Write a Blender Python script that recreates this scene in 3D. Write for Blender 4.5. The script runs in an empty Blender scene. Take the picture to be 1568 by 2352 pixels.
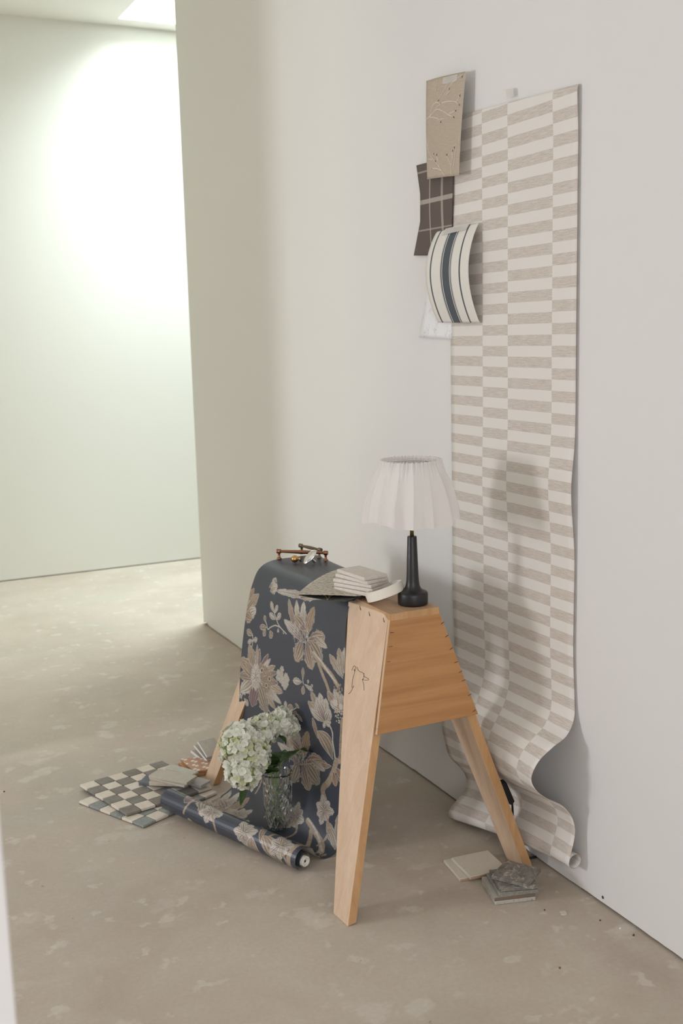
import bpy, bmesh, math, random
import numpy as np
from mathutils import Vector, Matrix, noise

# ------------------------------------------------------------------ camera
C = bpy.context.scene
COL = C.collection
CAM_H = 1.3564
YAW, PIT, ROL, FPX = math.radians(25.673), math.radians(9.537), math.radians(-1.453), 2500.0
_f = Vector((math.sin(YAW)*math.cos(PIT), math.cos(YAW)*math.cos(PIT), -math.sin(PIT)))
_r = Vector((math.cos(YAW), -math.sin(YAW), 0)); _u = _r.cross(_f)
_c, _s = math.cos(ROL), math.sin(ROL)
CR = _c*_r + _s*_u; CU = -_s*_r + _c*_u; CF = _f
cd = bpy.data.cameras.new('camera'); cam = bpy.data.objects.new('camera', cd); COL.objects.link(cam)
cam.matrix_world = Matrix(((CR.x, CU.x, -CF.x, 0), (CR.y, CU.y, -CF.y, 0), (CR.z, CU.z, -CF.z, CAM_H), (0, 0, 0, 1)))
cd.sensor_fit = 'VERTICAL'; cd.sensor_height = 36; cd.lens = 36*FPX/2352
cd.clip_start = .05
cd.dof.use_dof = True; cd.dof.focus_distance = 2.62; cd.dof.aperture_fstop = 4.5
C.camera = cam

# ------------------------------------------------------------------ light
C.view_settings.view_transform = 'Standard'; C.view_settings.look = 'None'
C.view_settings.gamma = 1; C.view_settings.exposure = -0.15
w = bpy.data.worlds.new('sky'); C.world = w; w.use_nodes = True
w.node_tree.nodes['Background'].inputs[0].default_value = (.93, .97, 1, 1)
w.node_tree.nodes['Background'].inputs[1].default_value = 1.0
def area(name, loc, target, sx, sy, power, col, spread=180):
    l = bpy.data.lights.new(name, 'AREA'); l.shape = 'RECTANGLE'; l.size = sx; l.size_y = sy
    l.energy = power; l.color = col; l.spread = math.radians(spread)
    o = bpy.data.objects.new(name, l); COL.objects.link(o); o.location = loc
    d = Vector(target)-Vector(loc); o.rotation_euler = d.to_track_quat('-Z', 'Y').to_euler()
    return o
XW = 1.565          # face of the right wall
YF = 6.235          # far wall
ZC = 3.034          # ceiling
YE = 4.79           # free end of the right wall
# daylight through the window in the left wall, through the skylight; the lamps behind the camera and in the hall are added fill
area('window_light', (-2.72, 3.0, 1.28), (1, 3.0, 1.2), .54, .72, 43, (.97, .975, 1.0))
area('skylight_light', (2.25, 5.50, 3.38), (2.25, 5.50, 0), 1.1, 1.15, 90, (.86, .985, 1.0), 140)
area('back_fill', (-.4, -2.35, 1.5), (-.2, 3, 1.2), 2.6, 2.0, 53, (.985, .965, .985))  # fill light added behind the camera, its source unseen
area('hall_fill', (-2.5, 5.0, 1.7), (1.2, 5.0, 2.8), 1.0, 1.4, 22, (1.0, .945, .70))  # warm fill added to lift the far wall, ceiling and wall end

# ------------------------------------------------------------------ helpers
def ray(px, py): return CR*((px-784)/FPX) + CU*(-(py-1176)/FPX) + CF
O0 = Vector((0, 0, CAM_H))
def onZ(px, py, z=0): d = ray(px, py); return O0 + d*((z-CAM_H)/d.z)
def onX(px, py, x): d = ray(px, py); return O0 + d*(x/d.x)
def onY(px, py, y): d = ray(px, py); return O0 + d*(y/d.y)
def V(*a): return Vector(a)
ORG = {}
def org(p):
    return ORG.get(p.name, Vector((0, 0, 0))) if p else Vector((0, 0, 0))
def tag(o, label=None, cat=None, group=None, kind=None):
    if label: o['label'] = label
    if cat: o['category'] = cat
    if group: o['group'] = group
    if kind: o['kind'] = kind
    return o
def thing(name, label, cat, loc, group=None):
    o = bpy.data.objects.new(name, None); COL.objects.link(o); o.location = loc; o.empty_display_size = .05
    ORG[o.name] = Vector(loc); return tag(o, label, cat, group)
def obj(name, bm, mats, parent=None, smooth=False, loc=None):
    """links a bmesh given in world coordinates as one mesh object; loc = its own origin when top-level"""
    me = bpy.data.meshes.new(name)
    off = org(parent) if parent else (Vector(loc) if loc is not None else Vector((0, 0, 0)))
    bmesh.ops.translate(bm, vec=-off, verts=bm.verts)
    bm.to_mesh(me); bm.free()
    if smooth:
        me.polygons.foreach_set('use_smooth', [True]*len(me.polygons))
    for m in (mats if isinstance(mats, (list, tuple)) else [mats]): me.materials.append(m)
    o = bpy.data.objects.new(name, me); COL.objects.link(o)
    if parent: o.parent = parent
    else: o.location = off
    ORG[o.name] = off
    return o
def autosmooth(o, ang=35):
    me = o.data; me.polygons.foreach_set('use_smooth', [True]*len(me.polygons))
    bm = bmesh.new(); bm.from_mesh(me)
    for e in bm.edges:
        if len(e.link_faces) == 2 and e.calc_face_angle(0) > math.radians(ang): e.smooth = False
    bm.to_mesh(me); bm.free()
def hexa(bm, p, mi=0):
    """p = 8 points: bottom loop 0-3, top loop 4-7"""
    v = [bm.verts.new(q) for q in p]
    for f in ((3, 2, 1, 0), (4, 5, 6, 7), (0, 1, 5, 4), (1, 2, 6, 5), (2, 3, 7, 6), (3, 0, 4, 7)):
        bm.faces.new([v[i] for i in f]).material_index = mi
def box(bm, x0, x1, y0, y1, z0, z1, mi=0):
    hexa(bm, [(x0, y0, z0), (x1, y0, z0), (x1, y1, z0), (x0, y1, z0), (x0, y0, z1), (x1, y0, z1), (x1, y1, z1), (x0, y1, z1)], mi)
def bev(bm, w, seg=2):
    bmesh.ops.bevel(bm, geom=list(bm.edges), offset=w, segments=seg, affect='EDGES', profile=.5, clamp_overlap=True)
def slab(o, ex, ey, sx, sy, z0, z1, bw=.0012, jit=0, rnd=None):
    """rectangular tile: corner o(x,y), unit directions ex, ey, sizes; returns a bmesh"""
    bm = bmesh.new()
    pts = [(0, 0), (sx, 0), (sx, sy), (0, sy)]
    P = [(o[0]+ex[0]*a+ey[0]*b, o[1]+ex[1]*a+ey[1]*b) for a, b in pts]
    if (P[1][0]-P[0][0])*(P[3][1]-P[0][1])-(P[1][1]-P[0][1])*(P[3][0]-P[0][0]) < 0: P = [P[0], P[3], P[2], P[1]]
    hexa(bm, [(x, y, z0) for x, y in P]+[(x, y, z1) for x, y in P])
    if bw: bev(bm, bw, 2)
    return bm
def lathe(bm, prof, c, n=48, axis=None, mi=0):
    """prof = [(r, h)]; axis direction, c = centre of h=0"""
    c = Vector(c); ax = Vector(axis or (0, 0, 1)).normalized()
    a = ax.orthogonal().normalized(); b = ax.cross(a)
    rings = []
    for r, h in prof:
        if r < 1e-6: rings.append([bm.verts.new(c+ax*h)])
        else: rings.append([bm.verts.new(c+ax*h+(a*math.cos(2*math.pi*i/n)+b*math.sin(2*math.pi*i/n))*r) for i in range(n)])
    for A, B in zip(rings, rings[1:]):
        for i in range(n):
            j = (i+1) % n
            if len(A) == 1 and len(B) == 1: continue
            if len(A) == 1: f = (A[0], B[j], B[i])
            elif len(B) == 1: f = (A[i], A[j], B[0])
            else: f = (A[i], A[j], B[j], B[i])
            bm.faces.new(f[::-1] if False else f).material_index = mi
def tube(bm, pts, r, n=10, mi=0):
    pts = [Vector(p) for p in pts]; R = r if callable(r) else (lambda t: r)
    rings = []; prev = None
    for i, p in enumerate(pts):
        t = (pts[min(i+1, len(pts)-1)]-pts[max(i-1, 0)]).normalized()
        a = (prev - t*prev.dot(t)).normalized() if prev else t.orthogonal().normalized()
        prev = a; b = t.cross(a); rr = R(i/(len(pts)-1))
        rings.append([bm.verts.new(p+(a*math.cos(2*math.pi*k/n)+b*math.sin(2*math.pi*k/n))*rr) for k in range(n)])
    for A, B in zip(rings, rings[1:]):
        for k in range(n): bm.faces.new((A[k], A[(k+1) % n], B[(k+1) % n], B[k])).material_index = mi
    bm.faces.new(rings[0][::-1]); bm.faces.new(rings[-1])
def catmull(P, n):
    P = [np.array(p, float) for p in P]; out = []
    Q = [2*P[0]-P[1]]+P+[2*P[-1]-P[-2]]
    for i in range(1, len(Q)-2):
        p0, p1, p2, p3 = Q[i-1:i+3]
        for k in range(n):
            t = k/n
            out.append(.5*((2*p1)+(-p0+p2)*t+(2*p0-5*p1+4*p2-p3)*t*t+(-p0+3*p1-3*p2+p3)*t**3))
    out.append(P[-1]); return np.array(out)
def resample(P, n):
    d = np.r_[0, np.cumsum(np.linalg.norm(np.diff(P, axis=0), axis=1))]
    s = np.linspace(0, d[-1], n)
    return np.stack([np.interp(s, d, P[:, k]) for k in range(P.shape[1])], 1), d[-1]
def sheet(name, G, uv, mats, parent=None, thick=.0004, col=None, loc=None):
    """G = (rows, cols, 3) grid of world points, uv = (rows, cols, 2); solid sheet of paper"""
    R_, Cc = G.shape[:2]
    off = np.array(org(parent)) if parent else (np.array(loc) if loc is not None else np.zeros(3))
    me = bpy.data.meshes.new(name)
    v = (G-off).reshape(-1, 3)
    idx = np.arange(R_*Cc).reshape(R_, Cc)
    f = np.stack([idx[:-1, :-1], idx[1:, :-1], idx[1:, 1:], idx[:-1, 1:]], -1).reshape(-1, 4)
    me.vertices.add(len(v)); me.vertices.foreach_set('co', v.astype(np.float32).ravel())
    me.loops.add(f.size); me.loops.foreach_set('vertex_index', f.astype(np.int32).ravel())
    me.polygons.add(len(f)); me.polygons.foreach_set('loop_start', np.arange(0, f.size, 4, dtype=np.int32))
    me.update(calc_edges=True); me.validate()
    ul = me.uv_layers.new(name='UVMap'); ul.data.foreach_set('uv', uv.reshape(-1, 2)[f.ravel()].astype(np.float32).ravel())
    if col is not None:
        ca = me.color_attributes.new('print', 'FLOAT_COLOR', 'POINT')
        cc = np.concatenate([col.reshape(-1, 3), np.ones((R_*Cc, 1))], 1)
        ca.data.foreach_set('color', cc.astype(np.float32).ravel())
    me.polygons.foreach_set('use_smooth', [True]*len(me.polygons))
    for m in (mats if isinstance(mats, (list, tuple)) else [mats]): me.materials.append(m)
    o = bpy.data.objects.new(name, me); COL.objects.link(o)
    if parent: o.parent = parent
    else: o.location = off
    ORG[o.name] = Vector(off)
    if thick:
        s = o.modifiers.new('paper', 'SOLIDIFY'); s.thickness = thick; s.offset = 0
        if isinstance(mats, (list, tuple)) and len(mats) > 1: s.material_offset_rim = 1; s.material_offset = 0 if col is None and name == 'paper_strip' else 1
    return o

# ------------------------------------------------------------------ materials
def mat(name, col, rough=.6, metal=0, **kw):
    m = bpy.data.materials.new(name); m.use_nodes = True
    b = m.node_tree.nodes['Principled BSDF']
    b.inputs['Base Color'].default_value = (*col, 1); b.inputs['Roughness'].default_value = rough
    b.inputs['Metallic'].default_value = metal
    for k, v in kw.items(): b.inputs[k.replace('_', ' ')].default_value = v
    return m
class N:
    """small node-graph helper"""
    def __init__(s, m): s.m = m; s.t = m.node_tree; s.b = s.t.nodes['Principled BSDF']
    def n(s, ty, **kw):
        x = s.t.nodes.new(ty)
        for k, v in kw.items(): setattr(x, k, v)
        return x
    def lk(s, a, b): s.t.links.new(a, b)
    def co(s, kind='Object', scale=(1, 1, 1), rot=(0, 0, 0), loc=(0, 0, 0)):
        tc = s.n('ShaderNodeTexCoord'); mp = s.n('ShaderNodeMapping')
        mp.inputs['Scale'].default_value = scale; mp.inputs['Rotation'].default_value = rot; mp.inputs['Location'].default_value = loc
        s.lk(tc.outputs[kind], mp.inputs[0]); return mp.outputs[0]
    def noise(s, v, sc, det=4, ro=.55, dist=0):
        x = s.n('ShaderNodeTexNoise'); x.inputs['Scale'].default_value = sc; x.inputs['Detail'].default_value = det
        x.inputs['Roughness'].default_value = ro; x.inputs['Distortion'].default_value = dist
        s.lk(v, x.inputs['Vector']); return x.outputs[0]
    def ramp(s, v, stops):
        x = s.n('ShaderNodeValToRGB'); s.lk(v, x.inputs[0]); e = x.color_ramp.elements
        while len(e) < len(stops): e.new(.5)
        for k, (p, c) in zip(e, stops): k.position = p; k.color = (*c, 1) if len(c) == 3 else c
        return x.outputs[0]
    def gray(s, v, a, b): return s.ramp(v, [(a, (0, 0, 0)), (b, (1, 1, 1))])
    def mix(s, f, a, b, mode='MIX'):
        x = s.n('ShaderNodeMix', data_type='RGBA', blend_type=mode)
        for val, i in ((f, 0), (a, 6), (b, 7)):
            if hasattr(val, 'links'): s.lk(val, x.inputs[i])
            elif i == 0: x.inputs[0].default_value = val
            else: x.inputs[i].default_value = (*val, 1)
        return x.outputs[2]
    def math(s, op, a, b=0, clamp=False):
        x = s.n('ShaderNodeMath', operation=op, use_clamp=clamp)
        for i, v in enumerate((a, b)):
            if hasattr(v, 'links'): s.lk(v, x.inputs[i])
            else: x.inputs[i].default_value = v
        return x.outputs[0]
    def base(s, c): s.lk(c, s.b.inputs['Base Color'])
    def bump(s, h, st=.2, d=.002):
        x = s.n('ShaderNodeBump'); x.inputs['Strength'].default_value = st; x.inputs['Distance'].default_value = d
        s.lk(h, x.inputs['Height']); s.lk(x.outputs[0], s.b.inputs['Normal'])

def m_wall(name, col):
    m = mat(name, col, .85); g = N(m); c = g.co(scale=(1, 1, 1))
    big = g.noise(c, 1.3, 3); c2 = tuple(k*.965 for k in col)
    g.base(g.mix(big, col, c2)); fine = g.noise(c, 160, 3, .6)
    g.bump(fine, .12, .001); return m
M_wall = m_wall('wall_paint', (.795, .785, .775))
M_wallf = m_wall('far_wall_paint', (.82, .81, .755))
M_ceil = m_wall('ceiling_paint', (.90, .89, .84))
M_gap = mat('gap_shade', (.16, .14, .12), .95)  # dark strip: shade of the gap under the walls, put into colour

def m_floor():
    m = mat('concrete_floor', (.4, .36, .31), .78); g = N(m); c = g.co()
    big = g.noise(c, 1.6, 5, .6, .4); mid = g.noise(c, 7, 6, .65, .6); fine = g.noise(c, 90, 4, .7)
    b1 = g.mix(g.gray(big, .35, .68), (.475, .395, .32), (.575, .50, .415))
    b1 = g.mix(g.math('MULTIPLY', g.gray(mid, .4, .75), .55), b1, (.61, .55, .47))
    # tint: greenish patches
    gt = g.noise(g.co(loc=(3, 7, 0)), 2.1, 3, .5)
    b1 = g.mix(g.math('MULTIPLY', g.gray(gt, .52, .74), .35), b1, (.43, .47, .40))
    # pale plaster smears of many sizes
    wob = g.noise(g.co(loc=(9, 4, 0)), 9, 4, .6); cs = g.co(scale=(1.0, 1.25, 1), rot=(0, 0, .4))
    sm = g.noise(cs, 6.5, 4, .55, .15); sel = g.gray(g.noise(g.co(loc=(2, 8, 0)), 1.1, 2), .42, .60)
    b1 = g.mix(g.math('MULTIPLY', g.math('MULTIPLY', g.gray(sm, .59, .64), sel), .55), b1, (.68, .635, .555))
    sm2 = g.noise(g.co(loc=(5, 1, 0)), 17, 3, .5, .1)
    b1 = g.mix(g.math('MULTIPLY', g.math('MULTIPLY', g.gray(sm2, .61, .65), g.gray(wob, .42, .55)), .5), b1, (.70, .66, .58))
    vo = g.n('ShaderNodeTexVoronoi'); vo.inputs['Scale'].default_value = 4.2; g.lk(g.mix(.12, g.co(), wob), vo.inputs['Vector'])
    b1 = g.mix(g.math('MULTIPLY', g.gray(vo.outputs[0], .16, .10), .0), b1, (.68, .64, .56))
    # dark specks and grain
    sp = g.noise(g.co(loc=(1, 2, 0)), 38, 2, .5)
    b1 = g.mix(g.math('MULTIPLY', g.gray(sp, .74, .78), .5), b1, (.2, .17, .14))
    b1 = g.mix(g.math('MULTIPLY', g.gray(fine, .3, .75), .22), b1, (.24, .21, .18))
    g.base(b1)
    rr = g.ramp(mid, [(.3, (.62,)*3), (.7, (.84,)*3)]); g.lk(rr, g.b.inputs['Roughness'])
    g.bump(g.math('ADD', g.math('MULTIPLY', fine, .3), mid), .18, .003)
    return m
M_floor = m_floor()

def m_wood(name, c1, c2, scale=(28, 28, 1.6), knots=True, rough=.55):
    m = mat(name, c1, rough); g = N(m); c = g.co(scale=scale)
    ring = g.noise(c, 1.1, 4, .6, 1.2); fib = g.noise(g.co(scale=tuple(k*7 for k in scale)), 1.0, 3, .7)
    b = g.mix(g.gray(ring, .35, .68), c1, c2)
    b = g.mix(g.math('MULTIPLY', g.gray(fib, .35, .75), .25), b, tuple(k*.7 for k in c2))
    g.base(b); g.bump(fib, .12, .0006); return m
M_pine = m_wood('planed_pine', (.72, .54, .395), (.64, .455, .31))
M_pineshade = m_wood('pine_shade_side', (.60, .355, .17), (.50, .27, .11))  # browner copy of the pine, shade of the less lit sides in its colour
M_ply = m_wood('plywood', (.52, .265, .10), (.41, .195, .065), scale=(1.6, 28, 26))
M_plytop = m_wood('plywood_top', (.56, .36, .22), (.46, .28, .16), scale=(22, 1.5, 22))
M_plyedge = mat('plywood_edge', (.62, .43, .28), .7)
M_staple = mat('staple_steel', (.09, .08, .075), .5, .6)
M_pencil = mat('pencil', (.07, .06, .06), .8)

# ------------------------------------------------------------------ room
bm = bmesh.new(); box(bm, -3.2, 4.6, -2.7, 6.6, -.12, 0)
tag(obj('floor', bm, M_floor), kind='structure')
# right wall: plasterboard with a ragged lower edge over a dark gap
rnd = random.Random(4)
bm = bmesh.new()
ny = 330; ys = [-2.6+(YE+2.6)*i/ny for i in range(ny+1)]
low, hi = [], []
for y in ys:
    g = .006+.0035*noise.noise(Vector((y*3.1, 0, 2)))+.0022*noise.noise(Vector((y*24, 3, 2)))
    if y > YE-.05 and y < YE-.02: g += .012
    low.append(bm.verts.new((XW, y, max(.002, g)))); hi.append(bm.verts.new((XW, y, ZC)))
lb = [bm.verts.new((XW+.013, v.co.y, v.co.z)) for v in low]
for i in range(ny):
    bm.faces.new((low[i], hi[i], hi[i+1], low[i+1])); bm.faces.new((low[i], low[i+1], lb[i+1], lb[i]))
a = [bm.verts.new(p) for p in ((XW+.013, YE, .004), (XW+.13, YE, .004), (XW+.13, YE, ZC))]
bm.faces.new((low[-1], hi[-1], a[2], a[1], lb[-1]))
b_ = [bm.verts.new(p) for p in ((XW+.13, -2.6, .004), (XW+.13, -2.6, ZC))]
bm.faces.new((a[1], a[2], b_[1], b_[0]))
box(bm, XW+.014, XW+.129, -2.6, YE-.002, 0, .012, 1)
o = obj('wall_right', bm, [M_wall, M_gap]); tag(o, kind='structure')
bm = bmesh.new(); box(bm, -3.2, 4.6, YF, YF+.12, .006, ZC); box(bm, -3.2, 4.6, YF+.006, YF+.12, 0, .007, 1)
tag(obj('wall_far', bm, [M_wallf, M_gap]), kind='structure')
bm = bmesh.new(); box(bm, 4.48, 4.6, -2.7, YF, 0, ZC)
tag(obj('wall_corridor', bm, M_wallf), kind='structure')
# ceiling with the skylight opening and its well
SX0, SX1, SY0, SY1 = 1.674, 2.85, 4.9, 6.095
bm = bmesh.new()
for (x0, x1, y0, y1) in ((-3.2, SX0, -2.7, 6.6), (SX1, 4.6, -2.7, 6.6), (SX0, SX1, -2.7, SY0), (SX0, SX1, SY1, 6.6)):
    box(bm, x0, x1, y0, y1, ZC, ZC+.1)
for (x0, x1, y0, y1) in ((SX0-.03, SX0, SY0-.03, SY1+.03), (SX1, SX1+.03, SY0-.03, SY1+.03), (SX0, SX1, SY0-.03, SY0), (SX0, SX1, SY1, SY1+.03)):
    box(bm, x0, x1, y0, y1, ZC+.1, ZC+.42)
tag(obj('ceiling', bm, M_ceil), kind='structure')
# left wall out of view: one inferred window, one opening added beside the hall fill
bm = bmesh.new()
def wall_with_holes(bm, x0, x1, ya, yb, holes):
    y = ya
    for (h0, h1, z0, z1) in holes:
        box(bm, x0, x1, y, h0, 0, ZC); box(bm, x0, x1, h0, h1, 0, z0); box(bm, x0, x1, h0, h1, z1, ZC); y = h1
    box(bm, x0, x1, y, yb, 0, ZC)
wall_with_holes(bm, -2.72, -2.6, -2.7, YF, [(2.65, 3.35, .84, 1.72), (4.4, 5.6, .9, 2.4)])
tag(obj('wall_left', bm, M_wall), kind='structure')
bm = bmesh.new(); box(bm, -2.6, .26, 3.52, 3.62, 0, ZC)  # unseen wall stub, added to cut the window light off the wall's far part
tag(obj('wall_light_block', bm, M_wall), kind='structure')
bm = bmesh.new()
box(bm, -3.2, -1.7, -2.7, -2.6, 0, ZC); box(bm, 1.0, 4.6, -2.7, -2.6, 0, ZC); box(bm, -1.7, 1.0, -2.7, -2.6, 2.5, ZC)
tag(obj('wall_back', bm, M_wall), kind='structure')
# door casing standing close to the camera at the left edge of the view
bm = bmesh.new(); box(bm, .0, .1138, .948, 1.0, 0, ZC); bev(bm, .002, 2)
tag(obj('trim_1', bm, M_wall), kind='structure')

# ------------------------------------------------------------------ trestle
TZ = .68
tr = thing('sawhorse', 'pale wooden sawhorse with a plywood end panel and four tapered splayed legs', 'sawhorse', (1.255, 2.57, 0))
def leg(name, nt, ft, nb, fb, thv, mats=(M_pine, M_pineshade), bw=.0015):
    """board: near/far edge at the top and at the foot of the outer face, thickness vector"""
    nt, ft, nb, fb, t = map(Vector, (nt, ft, nb, fb, thv))
    bm = bmesh.new(); p = [nb, fb, fb+t, nb+t, nt, ft, ft+t, nt+t]
    hexa(bm, p); bmesh.ops.recalc_face_normals(bm, faces=bm.faces)
    bev(bm, bw, 2)
    for f in bm.faces:
        n = f.normal
        if abs(n.y) > .7: f.material_index = 1  # near and far facing sides get the pine with painted-in shade
    return obj(name, bm, list(mats), tr)
FBL = onZ(765, 2098)
leg1 = leg('leg', (1.190, 2.231, TZ-.001), (1.166, 2.40, TZ-.001), onZ(798, 2129), FBL, (.0225, 0, .004))
leg('leg', (1.322, 2.231, TZ-.001), (1.325, 2.36, TZ-.001), (1.528, 2.112, 0), (1.520, 2.178, 0), (-.0245, 0, -.004))
leg('leg', (1.190, 2.907, TZ-.001), (1.178, 2.76, TZ-.001), (.975, 3.052, 0), (.981, 2.990, 0), (.026, 0, .004))
leg('leg', (1.320, 2.907, TZ-.001), (1.325, 2.77, TZ-.001), (1.525, 3.05, 0), (1.528, 2.985, 0), (-.026, 0, -.004))
# plywood end panels
def panel(tl, tr_, brr, bl, t):
    bm = bmesh.new(); P = [Vector(q) for q in (bl, brr, tr_, tl)]; t = Vector(t)
    hexa(bm, [P[0], P[1], P[1]+t, P[0]+t, P[3], P[2], P[2]+t, P[3]+t]); bmesh.ops.recalc_face_normals(bm, faces=bm.faces)
    bev(bm, .0008, 1)
    for f in bm.faces:
        if abs(f.normal.y) < .7: f.material_index = 1
    return obj('end_panel', bm, [M_ply, M_plyedge], tr)
PBL, PBR = onY(865, 1689, 2.16), onY(1098, 1640, 2.163)
pan = panel((1.189, 2.221, TZ-.004), (1.323, 2.221, TZ-.004), PBR, PBL, (0, .009, 0))
panel((1.19, 2.909, TZ-.004), (1.32, 2.909, TZ-.004), (1.396, 2.97, .415), (1.114, 2.97, .415), (0, .009, 0))
bm = bmesh.new(); box(bm, 1.187, 1.324, 2.219, 2.921, TZ-.016, TZ+.004); bev(bm, .0012, 1)
for f in bm.faces:
    if f.normal.z < .7: f.material_index = 1
obj('top_board', bm, [M_plytop, M_pineshade], tr)
# staples along the panel edges, in the leg head and the pencil scribble
def staple(p, d, n, L=.010):
    p, d, n = Vector(p), Vector(d).normalized(), Vector(n).normalized()
    s = n.cross(d).normalized()*.0006; bm = bmesh.new(); h = n*.0007
    a, b = p-d*L/2, p+d*L/2
    hexa(bm, [a-s-h, b-s-h, b+s-h, a+s-h, a-s+h, b-s+h, b+s+h, a+s+h]); bmesh.ops.recalc_face_normals(bm, faces=bm.faces)
    obj('staple', bm, M_staple, tr)
def on_plane(px, py, p0, n):
    d = ray(px, py); n = Vector(n); return O0+d*((Vector(p0)-O0).dot(n)/d.dot(n))
pn = (Vector((1.323, 2.221, TZ))-Vector((1.189, 2.221, TZ))).cross(PBR-Vector((1.323, 2.221, TZ))).normalized()
for (x, y, a) in ((1016, 1431, 28), (1026, 1461, 28), (1036, 1490, 25), (1047, 1521, 10), (1057, 1543, 22), (1064, 1563, 15), (1078, 1596, 18), (1088, 1633, 25),
                  (900, 1453, -5), (897, 1485, 0), (892, 1520, -5), (889, 1541, 0), (883, 1578, -5), (878, 1614, -5), (875, 1637, 0), (869, 1674, -5)):
    a = math.radians(a); staple(on_plane(x, y, (1.189, 2.221, TZ), pn), (math.cos(a), 0, math.sin(a)), pn, .010)
ln = (Vector((1.166, 2.40, TZ))-Vector((1.190, 2.231, TZ))).cross(onZ(798, 2129)-Vector((1.190, 2.231, TZ))).normalized()
if ln.x > 0: ln = -ln
LP0 = (1.190, 2.231, TZ)
for (x, y) in ((827, 1396), (848, 1410), (881, 1424), (813.5, 1539)):
    staple(on_plane(x, y, LP0, ln), (.25, .8, .75), ln, .013 if y < 1500 else .006)
for st in ([(808, 1540), (812, 1530), (816, 1532), (815, 1541), (810, 1560), (808, 1580)],
           [(819, 1532), (824, 1541), (834, 1546), (837, 1554), (846, 1559), (845, 1562), (836, 1562), (832, 1560), (835, 1572), (836, 1586)],
           [(836, 1546), (835, 1556), (833, 1562)], [(812, 1575), (806, 1588), (800, 1594)]):
    bm = bmesh.new(); P = catmull([on_plane(x, y, LP0, ln)+ln*.0003 for x, y in st], 5)
    tube(bm, P, .00045, 5); obj('pencil_scribble', bm, M_pencil, tr)
bm = bmesh.new(); kp = on_plane(831, 1923, LP0, ln)

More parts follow.
